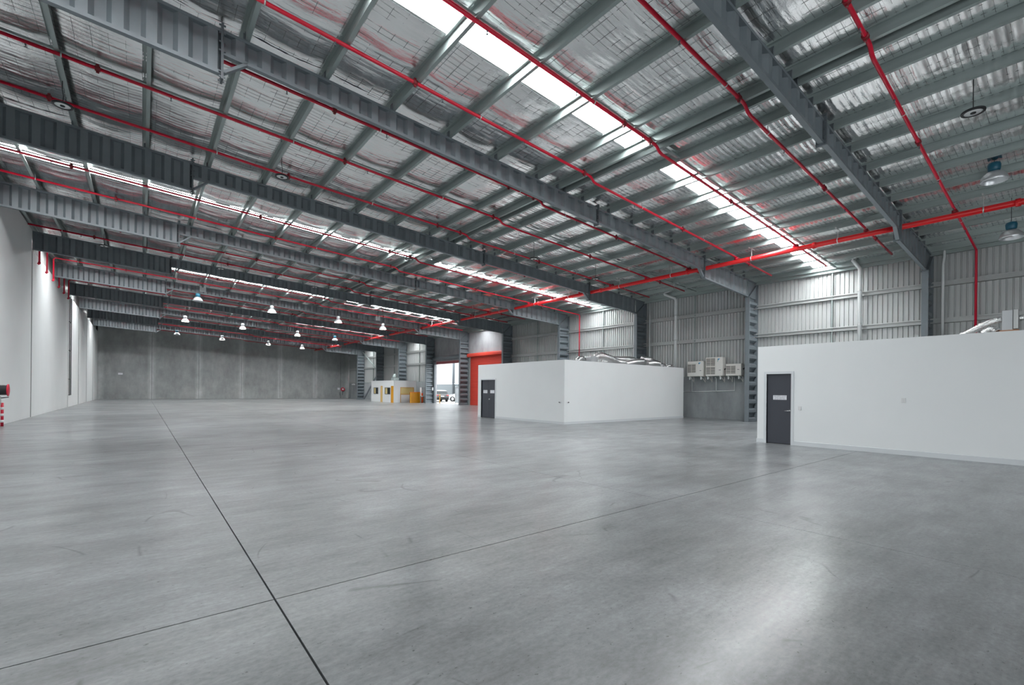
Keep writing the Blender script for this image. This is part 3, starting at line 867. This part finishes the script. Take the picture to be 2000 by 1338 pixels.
# ducts and boxes on the office roofs
def duct(pts, r, label, amp=.30, seg=72):
    pts = [Vector(p) for p in pts]
    # Catmull-Rom through the points
    P = [pts[0]] + pts + [pts[-1]]
    path = []
    for i in range(1, len(P) - 2):
        for q in range(seg // (len(pts) - 1)):
            u = q / (seg // (len(pts) - 1))
            p0_, p1_, p2_, p3_ = P[i - 1], P[i], P[i + 1], P[i + 2]
            path.append(.5 * ((2 * p1_) + (p2_ - p0_) * u + (2 * p0_ - 5 * p1_ + 4 * p2_ - p3_) * u * u + (3 * p1_ - p0_ - 3 * p2_ + p3_) * u ** 3))
    path.append(pts[-1])
    rs = [r * (1 + (amp if i % 2 else -amp) * .5 + random.uniform(-.05, .05)) for i in range(len(path))]
    zd = ZO - .05
    b = B().tube(path, rs, 12)
    b.v = [(x, y, max(z, zd + .001)) for x, y, z in b.v]
    a = np.array(b.v)
    solo('flexible_duct', b, M['ductfoil'], label, 'duct', 'silver flexible ducts on the office roofs', at=(float(a[:, 0].mean()), float(a[:, 1].mean()), float(a[:, 2].min())))
zd = ZO - .05
duct([(17.4, 16.2, zd + .1), (17.8, 16.3, zd + .28), (18.3, 16.6, zd + .2), (18.6, 17.2, zd + .15)], .13, 'short silver duct end leftmost on the middle office roof')
duct([(19.2, 16.6, zd + .38), (19.6, 16.5, zd + .52), (20.2, 16.4, zd + .40), (20.9, 16.4, zd + .25), (21.5, 16.3, zd + .18)], .17, 'silver flexible duct humped beside the metal box on the middle office roof')
duct([(20.8, 17.3, zd + .25), (21.6, 17.2, zd + .42), (22.6, 17.0, zd + .46), (23.3, 17.0, zd + .44)], .19, 'long silver flexible duct along the back of the middle office roof')
duct([(21.4, 16.2, zd + .12), (22.1, 16.1, zd + .26), (22.8, 16.1, zd + .32), (23.2, 16.3, zd + .34)], .17, 'silver duct in front of the long one on the middle office roof')
duct([(23.4, 16.5, zd + .46), (23.9, 16.4, zd + .48), (24.4, 16.3, zd + .30), (24.9, 16.2, zd + .14), (25.3, 16.2, zd + .06)], .19, 'silver duct sloping down to the right on the middle office roof')
duct([(23.2, 16.0, zd + .2), (23.7, 15.9, zd + .26), (24.2, 15.9, zd + .22)], .17, 'short fat silver duct at the front of the middle office roof')
duct([(24.8, 15.8, zd + .05), (25.1, 15.7, zd + .17), (25.45, 15.7, zd + .05)], .09, 'small silver duct loop at the right end of the middle office roof')
fb = thing('fan_box', 'grey metal fan box among the ducts on the middle office roof', 'box', (18.9, 16.6, zd))
part('casing', B().bbox(18.55, 19.1, 16.3, 16.9, zd, zd + .42, .012), M['alu'], fb)
part('spigot', B().lathe([(.16, 0), (.17, .02), (.16, .12), (.14, .12), (.14, 0)], (19.1, 16.6, zd + .22), 'X', 16), M['zinc'], fb)
fb = thing('fan_box', 'square metal fan box on the near office roof at the right edge', 'box', (16.45, 1.08, zd))
part('casing', B().bbox(16.3, 16.62, .985, 1.165, zd + .14, zd + .63, .01), M['alu'], fb)
part('side_panel', B().bbox(16.24, 16.62, .90, .975, zd + .16, zd + .63, .008), M['zinc'], fb)
part('base_board', B().box(16.2, 16.7, .88, 1.2, zd, zd + .14), M['board'], fb)
duct([(16.6, 2.0, zd + .05), (16.55, 1.75, zd + .18), (16.5, 1.5, zd + .33), (16.5, 1.28, zd + .42), (16.5, 1.18, zd + .43)], .075, 'silver flexible duct rising to the fan box on the near office roof', .16, 72)
duct([(16.5, .89, zd + .43), (16.5, .78, zd + .44), (16.5, .6, zd + .3), (16.5, .4, zd + .2)], .075, 'silver flexible duct leaving the fan box at the right edge', .16, 60)
duct([(16.45, 1.5, zd + .10), (16.4, 1.35, zd + .20), (16.35, 1.25, zd + .12)], .08, 'crumpled silver duct in front of the fan box on the near office roof', .2, 24)

# ------------------------------------------------------------------ air conditioners on the dado
def louvres(b, bl, x, y0, y1, z0, z1, n):
    p = (z1 - z0) / n
    for i in range(n): bl.box(x - .02, x - .004, y0, y1, z0 + i * p + p * .38, z0 + (i + 1) * p - p * .08)
    bl.box(x - .022, x - .002, (y0 + y1) / 2 - .012, (y0 + y1) / 2 + .012, z0, z1)
def emblem(root, x, y, z, s, teal):
    # two-tone triangle emblem (dark tip, cyan field)
    part('emblem', B().prism([(y + .55 * s, z + .5 * s), (y - .8 * s, z + .55 * s), (y + .25 * s, z - .35 * s)], x - .003, x, 'X'), M['cyan'], root)
    part('emblem', B().prism([(y + .6 * s, z + .42 * s), (y + .1 * s, z + .28 * s), (y + .52 * s, z - .42 * s)], x - .0045, x - .001, 'X'), M['navy'], root)
    if teal: part('emblem', B().prism([(y + .62 * s, z - .5 * s), (y + .15 * s, z - .3 * s), (y + .62 * s, z - 1.3 * s)], x - .004, x - .001, 'X'), M['teal'], root)
def aircon(y0, y1, z0, z1, fans, label, grill, badge, brand=True):
    x0, x1 = 26.36, 26.74
    r = thing('air_conditioner', label, 'air conditioner', ((x0 + x1) / 2, (y0 + y1) / 2, z0), 'wall-hung outdoor air conditioner units')
    part('casing', B().bbox(x0, x1, y0, y1, z0, z1, .018), M['ac'], r)
    ga, ge, lo, hi, nl = grill
    seg = (hi - lo) / fans
    for i in range(fans):
        a, e = lo + i * seg + .03, lo + (i + 1) * seg - .03
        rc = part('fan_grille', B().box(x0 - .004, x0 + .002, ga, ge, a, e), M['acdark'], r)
        bl = B(); louvres(None, bl, x0, ga, ge, a, e, nl)
        part('louvre', bl, M['aclouv'], rc)
    if brand: emblem(r, x0, y0 + (y1 - y0) * .22, z1 - .15, .11, badge)
    part('name_plate', B().box(x0 - .003, x0, y0 + .10, y0 + .22, z0 + .33, z0 + .355), M['navy'], r)
    part('access_panel', B().bbox(x0 - .006, x0 + .004, y0 + .02, y0 + .27, z0 + .06, z0 + .20, .003), M['ac'], r)
    for yy in (y0 + .14, y1 - .14):
        part('bracket', B().box(x0 - .02, XR - .04, yy - .02, yy + .02, z0 - .04, z0).bar((x0 + .08, yy, z0 - .03), (XR - .06, yy, z0 - .32), .03, .03).box(XR - .07, XR - .03, yy - .02, yy + .02, z0 - .36, z0), M['ac'], r)
        part('rubber_foot', B().box(x0 + .02, x0 + .07, yy - .03, yy + .03, z0 - .20, z0 - .045), M['pvc'], r)
    return r
aircon(14.25, 15.27, 2.57, 3.49, 1, 'single-fan ivory air conditioner, leftmost of the three on the wall', (14.72, 15.24, 2.78, 3.36, 6), False)
aircon(13.05, 14.09, 2.57, 3.68, 2, 'tall twin-fan ivory air conditioner, middle of the three on the wall', (13.50, 14.04, 2.64, 3.66, 6), True)
aircon(11.98, 12.86, 2.57, 3.25, 1, 'short single-fan ivory air conditioner, rightmost beside the column', (12.30, 12.83, 2.66, 3.18, 6), False, False)
dr = thing('drain_pipe', 'thin white drain pipework on the grey wall below the air conditioners', 'pipe', (26.9, 14, 1.64))
part('header', B().tube([(26.9, 15.95, 1.61), (26.9, 12.58, 1.70)], .02, 8), M['pvc'], dr)
for yy, zz in ((15.25, 1.63), (13.69, 1.67), (12.59, 1.70)):
    part('dropper', B().tube([(26.9, yy, zz), (26.9, yy, 2.42), (26.8, yy, 2.5)], .022 if yy != 13.69 else .035, 8), M['pvc'], dr)
for i, (ya, yb) in enumerate(((13.05, 12.95), (11.98, 11.82))):
    q = B().tube([(26.6, ya, 2.95), (26.62, yb - .02, 3.02), (26.7, yb - .06, 2.95), (26.75, yb - .03, 2.7), (26.85, yb, 2.62)], .035, 8)
    solo('refrigerant_line', q, M['black'] if i == 0 else M['ladder'], ['black insulated line between the tall and the short air conditioner', 'dark insulated line between the short air conditioner and the column'][i], 'pipe')

# ------------------------------------------------------------------ downpipes and drops on the right wall
def downpipe(y, ytop, zt, zb, zmid, label):
    r = thing('downpipe', label, 'pipe', (26.5, y, zb))
    part('pipe_run', B().tube([(26.45, ytop, zt), (26.45, ytop, zmid + .5), (26.47, ytop - .06, zmid + .38), (26.5, y + .08, zmid + .05), (26.5, y, zmid - .08), (26.5, y, zb)], .085, 14), M['pvc'], r)
    part('collar', B().lathe([(.085, -.06), (.102, -.06), (.102, .06), (.085, .06)], (26.45, ytop, zmid + .62), 'Z', 14), M['pvc'], r)
    for z in (6.5, 4.9): part('bracket', B().lathe([(.087, -.02), (.095, -.02), (.095, .02), (.087, .02)], (26.5, y, z), 'Z', 14).box(26.59, XR - .1, y - .015, y + .015, z - .015, z + .015), M['zinc'], r)
downpipe(16.18, 17.0, 8.45, ZO - .05, 7.55, 'white downpipe with an elbow rising behind the middle office')
downpipe(6.53, 6.86, 8.35, ZO - .05, 7.62, 'white downpipe with an elbow above the near office')
solo('vent_pipe', B().tube([(26.72, 3.62, 7.9), (26.72, 3.62, 7.5), (26.72, 3.66, 7.2), (26.72, 3.66, 3.03)], .05, 10), M['pvc'], 'slim white pipe standing just right of the darkest column', 'pipe')
solo('vent_pipe', B().tube([(26.72, 18.25, 7.6), (26.72, 18.25, 3.03)], .045, 10), M['pvc'], 'slim white pipe standing right of the dark column behind the ducts', 'pipe')

# ------------------------------------------------------------------ roller doors
rd = thing('roller_door', 'closed bright red ribbed roller door behind the middle office', 'door', (XR, 37.5, 0))
n = 36
sl = B().prism([(XR + .05, 0), (XR + .03, .02), (XR + .03, D1[2] / n - .022), (XR + .06, D1[2] / n - .006), (XR + .07, D1[2] / n), (XR + .08, D1[2] / n), (XR + .08, 0)], D1[0] + .03, D1[1] - .03, 'Y')
slm = sl.mesh('slat', M['roller'], (XR, D1[0], 0))
for i in range(n): link('slat', slm, rd, (XR, D1[0], i * D1[2] / n))
part('hood', B().prism([(XR - .32, 5.10), (XR - .02, 5.02), (XR - .02, 5.42), (XR - .26, 5.42), (XR - .32, 5.30)], D1[0] - .25, D1[1] + .17, 'Y'), M['roller'], rd)
for y in (D1[0], D1[1]): part('guide_rail', B().box(XR - .06, XR - .005, y - .10, y + .05, 0, 5.05), M['galv'], rd)
rd = thing('roller_door', 'raised roller door with only a faded red strip showing, cars outside', 'door', (XR, 44.6, 4.8))
part('curtain', B().prism([(XR + .03, 4.60), (XR + .05, 4.60), (XR + .05, 4.92), (XR + .02, 5.02), (XR + .0, 5.02), (XR + .01, 4.9)], D2[0] + .03, D2[1] - .03, 'Y'), M['rollerdk'], rd)
part('hood', B().prism([(XR - .36, 5.05), (XR - .02, 4.98), (XR - .02, 5.44), (XR - .30, 5.44), (XR - .36, 5.32)], D2[0] - .3, D2[1] + .22, 'Y'), M['plate'], rd)
part('bottom_bar', B().box(XR - .02, XR + .06, D2[0] + .03, D2[1] - .03, 4.56, 4.62), M['rollerdk'], rd)
for y, s_ in ((D2[0], -1), (D2[1], 1)): part('guide_rail', B().box(XR - .20, XR - .005, y, y + s_ * .22, 0, 5.0), M['plate'], rd)
part('chain', B().tube([(XR - .28, D2[1] + .25, 5.0), (XR - .28, D2[1] + .25, 1.2)], .012, 6), M['zinc'], rd)
part('control_box', B().bbox(XR - .36, XR - .22, D2[1] + .12, D2[1] + .32, 1.5, 1.85, .01), M['white'], rd)

# ------------------------------------------------------------------ small far office and things around it
oz = 2.56
XA, XB2, YA, YB2 = 23.18, 26.14, 51.0, 57.85
of3 = thing('site_office', 'small white site office with yellow-framed windows at the far end', 'room', (XA, 54, 0))
wins = [(55.58, 57.0), (51.97, 53.56)]
fb_ = B()
sp = [(YA, 51.10, 0, oz), (51.10, 51.72, 1.95, oz), (51.72, 54.28, 0, .97), (51.72, 51.97, .97, 1.8), (53.56, 54.28, .97, 1.8), (51.72, 54.28, 1.8, oz), (54.28, 54.75, 1.95, oz), (54.75, YB2, 0, .97), (54.75, 55.58, .97, 1.8), (57.0, YB2, .97, 1.8), (54.75, YB2, 1.8, oz)]
for a, e, z0, z1 in sp: fb_.box(XA, XA + .1, a, e, z0, z1)
part('front_wall', fb_, M['plaster'], of3)
sb = B().box(XA + .1, 24.03, YA, YA + .1, 0, oz).box(25.78, XB2, YA, YA + .1, 0, oz + .08).box(24.03, 25.78, YA, YA + .1, 1.82, oz)
part('side_wall', sb, M['white'], of3)
part('rear_wall', B().box(XA + .1, 25.6, YB2 - .1, YB2, 0, oz).box(25.6, 25.7, YA + .1, YB2, 0, oz), M['plaster'], of3)
part('roof_deck', B().box(XA - .03, 25.76, YA - .03, YB2 + .03, oz, oz + .08), M['white'], of3)
for a, e in wins:
    f = part('window_frame', B().box(XA - .02, XA + .06, a, a + .07, .97, 1.8).box(XA - .02, XA + .06, e - .07, e, .97, 1.8).box(XA - .02, XA + .06, a, e, .97, 1.03).box(XA - .02, XA + .06, a, e, 1.74, 1.8).box(XA - .02, XA + .06, (a + e) / 2 - .03, (a + e) / 2 + .03, 1.03, 1.74), M['door'], of3)
    m_ = (a + e) / 2
    part('pane', B().box(XA + .03, XA + .04, a + .07, m_ - .03, 1.03, 1.74), M['glass'], f)
    part('blind', B().box(XA + .02, XA + .05, m_ + .03, e - .07, 1.03, 1.74), M['pyellow'], f)
for a, e in ((51.10, 51.72), (54.28, 54.75)):
    part('door', B().box(XA + .02, XA + .06, a + .02, e - .02, 0, 1.93), M['pyellow'] if a > 52 else M['yellow'], of3)
    part('door_frame', B().box(XA - .02, XA + .08, a - .04, a + .02, 0, 1.97).box(XA - .02, XA + .08, e - .02, e + .04, 0, 1.97).box(XA - .02, XA + .08, a, e, 1.93, 1.99), M['yellow'], of3)
part('serving_hatch', B().box(24.08, 25.73, YA + .03, YA + .07, 1.02, 1.78), M['pyellow'], of3)
part('hatch_panel', B().box(24.08, 25.73, YA + .03, YA + .07, .02, .98), M['white'], of3)
part('hatch_frame', B().box(24.03, 24.08, YA - .02, YA + .08, 0, 1.84).box(25.73, 25.78, YA - .02, YA + .08, 0, 1.84).box(24.03, 25.78, YA - .02, YA + .08, 1.79, 1.84).box(24.03, 25.78, YA - .02, YA + .08, .97, 1.02), M['yellow'], of3)
ru = thing('rooftop_unit', 'grey fan unit standing on the small far office roof', 'fan', (25.2, 55, oz + .08))
part('body', B().bbox(24.8, 25.5, 54.6, 55.4, oz + .08, oz + .5, .02), M['galv'], ru)
part('cowl', B().lathe([(0, .42), (.28, .42), (.30, .6), (.18, .8), (.18, .9), (0, .92)], (25.1, 55, oz + .08), 'Z', 16), M['galv'], ru)
# yellow ribbed barrier, red post, white cabinet
bz = thing('safety_barrier', 'yellow ribbed steel barrier standing in front of the small far office', 'barrier', (25.2, 49.5, 0))
for i in range(9):
    x = 24.62 + i * .145
    part('rib', B().bbox(x - .042, x + .042, 49.40, 49.56, 0, 1.24, .012), M['yellow'], bz)
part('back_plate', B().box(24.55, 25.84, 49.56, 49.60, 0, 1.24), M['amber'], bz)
part('top_rail', B().bbox(24.53, 25.86, 49.46, 49.62, 1.23, 1.28, .012), M['orange'], bz)
po = thing('bollard', 'orange-red post with a white band beside the yellow barrier', 'bollard', (25.98, 49.2, 0))
part('post', B().lathe([(0, 0), (.09, 0), (.09, 1.12), (.06, 1.17), (0, 1.18)], (25.98, 49.2, 0), 'Z', 14), M['orange'], po)
part('band', B().lathe([(.091, .72), (.094, .72), (.094, .84), (.091, .84)], (25.98, 49.2, 0), 'Z', 14), M['white'], po)
cb_ = thing('meter_cabinet', 'white electrical cabinet on legs between the yellow barrier and the column', 'cabinet', (26.27, 49.6, 0))
part('body', B().bbox(25.99, 26.56, 49.42, 49.80, .78, 1.84, .012), M['white'], cb_)
part('door', B().bbox(26.01, 26.54, 49.40, 49.42, .82, 1.80, .004), M['white'], cb_)
part('latch', B().box(26.05, 26.08, 49.385, 49.40, 1.24, 1.36), M['black'], cb_)
for x in (26.04, 26.50): part('leg', B().box(x - .025, x + .025, 49.55, 49.61, 0, .78), M['galv'], cb_)
part('kick_board', B().box(26.08, 26.44, 49.66, 49.70, .05, .74), M['board'], cb_)
yb = thing('bollard', 'yellow steel bollard at the left jamb of the open door', 'bollard', (27.25, 47.25, 0))
part('post', B().lathe([(0, 0), (.055, 0), (.055, 1.0), (.04, 1.05), (0, 1.06)], (27.25, 47.25, 0), 'Z', 14), M['yellow'], yb)
part('band', B().lathe([(.056, .78), (.059, .78), (.059, .86), (.056, .86)], (27.25, 47.25, 0), 'Z', 14), M['black'], yb)

# ------------------------------------------------------------------ hose reels, conduit, plates
def reel(y, x0, axis_len, r, z, label, wall_x):
    rt_ = thing('hose_reel', label, 'hose reel', (wall_x, y, z - .5))
    part('hose', B().lathe([(.06, .06), (r * .8, .06)] + [(r * (.80 + .06 * math.cos(i * math.pi)), .06 + (axis_len - .09) * i / 14) for i in range(15)] + [(.06, axis_len - .03)], (wall_x, y, z), 'X', 24), M['black'], rt_)
    for q in (.03, axis_len - .03):
        part('flange', B().lathe([(0, q), (r, q), (r, q + .025), (r * .8, q + .035), (r * .3, q + .045), (0, q + .045)], (wall_x, y, z), 'X', 28), M['hosered'], rt_)
    part('arm', B().box(wall_x, wall_x + .12, y - .03, y + .03, z - .5, z), M['zinc'], rt_)
    part('valve', B().tube([(wall_x + .16, y, z - .25), (wall_x + .16, y, z - .55)], .035, 10).tube([(wall_x + .08, y, z - .32), (wall_x + .30, y + .02, z - .30)], .014, 6), M['zinc'], rt_)
    part('nozzle', B().tube([(wall_x + .20, y - .08, z - .30), (wall_x + .40, y - .05, z - .27)], .016, 8), M['black'], rt_)
    return rt_
reel(25.95, 0, .39, .235, 1.42, 'red-faced fire hose reel on the white wall at the left edge', XL)
st = thing('standpipe', 'red and white banded standpipe at the foot of the left wall', 'pipe', (XL + .14, 26.45, 0))
part('pipe_run', B().tube([(XL + .14, 26.45, 0), (XL + .14, 26.45, .92)], .045, 10), M['hosered'], st)
for z in (.15, .4, .65): part('band', B().lathe([(.046, z), (.049, z), (.049, z + .1), (.046, z + .1)], (XL + .14, 26.45, 0), 'Z', 10), M['white'], st)
# far reel faces the camera from the far wall
fr = thing('hose_reel', 'red fire hose reel on the far concrete wall near its right corner', 'hose reel', (25.9, YF, 1.0))
part('flange', B().lathe([(0, -.22), (.30, -.22), (.32, -.20), (.30, -.18), (0, -.18)], (25.9, YF, 1.5), 'Y', 24), M['hosered'], fr)
part('hose', B().lathe([(.05, -.18), (.24, -.18), (.24, -.04), (.05, -.04)], (25.9, YF, 1.5), 'Y', 20), M['black'], fr)
part('hub', B().lathe([(0, -.25), (.12, -.25), (.14, -.22)], (25.9, YF, 1.5), 'Y', 16), M['white'], fr)
part('arm', B().box(25.86, 25.94, YF - .05, YF, .55, 1.5).box(25.45, 25.5, YF - .06, YF - .0, .55, .98), M['plate'], fr)
solo('wall_sign', B().bbox(25.1, 25.45, YF - .02, YF, 1.42, 1.75, .004), M['sign'], 'small white sign left of the far hose reel', 'sign')
solo('wall_sign', B().bbox(-2.45, -2.0, YF - .02, YF, 3.12, 3.36, .004), M['sign'], 'small white plate high on the far wall at left', 'sign')
cd = thing('conduit', 'thin black conduit pair beside the second dark joint of the left wall', 'conduit', (XL + .05, 48.9, .9))
for q in (48.45, 49.35): part('tube', B().tube([(XL + .05, q, .9), (XL + .05, q, 8.4)], .03, 6), M['ladder'], cd)
for z in (.9, 2.1, 4.3, 6.5): part('saddle', B().box(XL, XL + .06, 48.42, 49.38, z, z + .05), M['ladder'], cd)
solo('corner_pipe', B().tube([(26.78, 76.5, .05), (26.78, 76.5, 7.0)], .07, 8), M['pvc'], 'white pipe standing in the far right corner of the hall', 'pipe')
xs_ = thing('exit_panel', 'small white box on the grey wall right of the far hose reel', 'box', (26.85, 74.6, 2.35))
part('case', B().bbox(26.80, 26.92, 74.0, 75.2, 2.2, 2.42, .01), M['white'], xs_)
part('bracket', B().box(26.88, 26.95, 74.5, 74.7, 2.42, 2.5), M['zinc'], xs_)

# ------------------------------------------------------------------ outside the open door
solo('yard', B().box(XR + .26, 75, 15, 110, -.25, -.02), M['yard'], kind='structure', at=(50, 60, 0))
nb = thing('neighbour_building', 'neighbouring building wall, white above grey, seen through the open door', 'building', (38, 60, 0))
for i in range(8):
    a = 26 + i * 8.6; e = a + 8.55
    part('grey_panel', B().bbox(38, 38.25, a, e, -.02, 2.52, .02), M['nbgrey'], nb)
    for z0, z1 in ((2.56, 5.95), (6.0, 10.4)): part('white_panel', B().bbox(38, 38.25, a, e, z0, z1, .02), M['nbwhite'], nb)
part('downpipe', B().tube([(37.84, 61.5, 0), (37.84, 61.5, 10)], .15, 10), M['plate'], nb)
def car(x, y, rz, paint, label, scale=1.):
    r = thing('parked_car', label, 'car', (x, y, -.02))
    r.rotation_euler = (0, 0, rz)
    def cpart(name, b, m, par=r): return link(name, b.mesh(name, m), None, (0, 0, 0)) if False else _c(name, b, m, par)
    def _c(name, b, m, par):
        o = bpy.data.objects.new(name, b.mesh(name, m)); COL.objects.link(o); o.parent = par; return o
    # local: length along +x (nose at +x), width along y
    prof = [(-2.15, .38), (-2.22, .62), (-2.18, .95), (-2.05, 1.02), (-1.75, 1.42), (-1.45, 1.54), (-.2, 1.60), (.45, 1.50), (1.15, 1.05), (1.95, .92), (2.18, .72), (2.20, .42), (2.0, .30), (-2.0, .28)]
    W = .90
    b = B()
    def ring(s, inset): return [(px, s * (W - (max(0, pz - 1.0) * .32) - inset), pz) for px, pz in prof]
    A, Z = ring(-1, .03), ring(1, .03)
    n_ = len(prof)
    b.add(A + Z, [tuple(range(n_)), tuple(range(2 * n_ - 1, n_ - 1, -1))] + [(i, n_ + i, n_ + (i + 1) % n_, (i + 1) % n_) for i in range(n_)])
    body = _c('body', b, paint, r)
    def yw(pz): return W - (pz - 1.0) * .32 - .02
    for s in (-1, 1):
        v = [(-1.62, 1.10), (.85, 1.10), (.35, 1.44), (-.3, 1.52), (-1.35, 1.46)]
        g = B(); n2 = len(v)
        g.add([(p, s * (yw(z) + .0), z) for p, z in v] + [(p, s * (yw(z) - .04), z) for p, z in v], [tuple(range(n2)), tuple(range(2 * n2 - 1, n2 - 1, -1))] + [(i, n2 + i, n2 + (i + 1) % n2, (i + 1) % n2) for i in range(n2)])
        _c('side_window', g, M['glass'], r)
        _c('mirror', B().bbox(.55, .78, s * .92, s * 1.06, 1.0, 1.14, .03), paint, r)
        for px in (-1.35, 1.35):
            wh = _c('wheel', B().lathe([(0, -.11), (.2, -.11), (.33, -.10), (.345, 0), (.33, .10), (.2, .11), (0, .11)], (px, s * .82, .345), 'Y', 20), M['tyre'], r)
            _c('hubcap', B().lathe([(0, s * .13), (.19, s * .12), (.21, s * .10)], (px, s * .82, .345), 'Y', 14), M['alu'], wh)
        _c('tail_lamp', B().bbox(-2.235, -2.08, s * .55, s * .84, .80, .95, .02), M['lampred'], r)
    _c('rear_window', B().hexa([(-2.03, -.72, 1.06), (-1.99, -.72, 1.04), (-1.99, .72, 1.04), (-2.03, .72, 1.06), (-1.78, -.62, 1.42), (-1.70, -.62, 1.42), (-1.70, .62, 1.42), (-1.78, .62, 1.42)]), M['glass'], r)
    _c('bumper', B().bbox(-2.27, -2.0, -.84, .84, .36, .62, .04), M['tyre'] if paint is M['carblk'] else paint, r)
    _c('number_plate', B().box(-2.245, -2.2, -.22, .22, .70, .82), M['sign'], r)
    _c('windscreen', B().hexa([(.50, -.62, 1.47), (.55, -.62, 1.49), (.55, .62, 1.49), (.50, .62, 1.47), (1.08, -.74, 1.06), (1.13, -.74, 1.09), (1.13, .74, 1.09), (1.08, .74, 1.06)]), M['glass'], r)
    return r
car(31.2, 54.6, math.radians(76), M['carblk'], 'dark hatchback parked outside the open roller door, rear showing')
car(34.9, 54.1, math.radians(141), M['carwht'], 'white car half hidden by the fence outside the open door')
car(33.4, 62.5, math.radians(100), M['carwht'], 'white car parked ahead of the dark hatchback outside the door')
fe = thing('fence_panel', 'pale mesh fence panel just outside the right side of the open door', 'fence', (28.2, 44.6, 0))
for i in range(15): part('picket', B().box(28.16, 28.2, 43.6 + i * .115, 43.6 + i * .115 + .06, .1, 1.95), M['fence'], fe)
for z in (.15, 1.0, 1.85): part('rail', B().box(28.2, 28.25, 43.5, 45.3, z, z + .06), M['fence'], fe)
for y in (43.5, 45.3): part('post', B().box(28.16, 28.25, y - .04, y + .04, -.02, 2.0), M['fence'], fe)
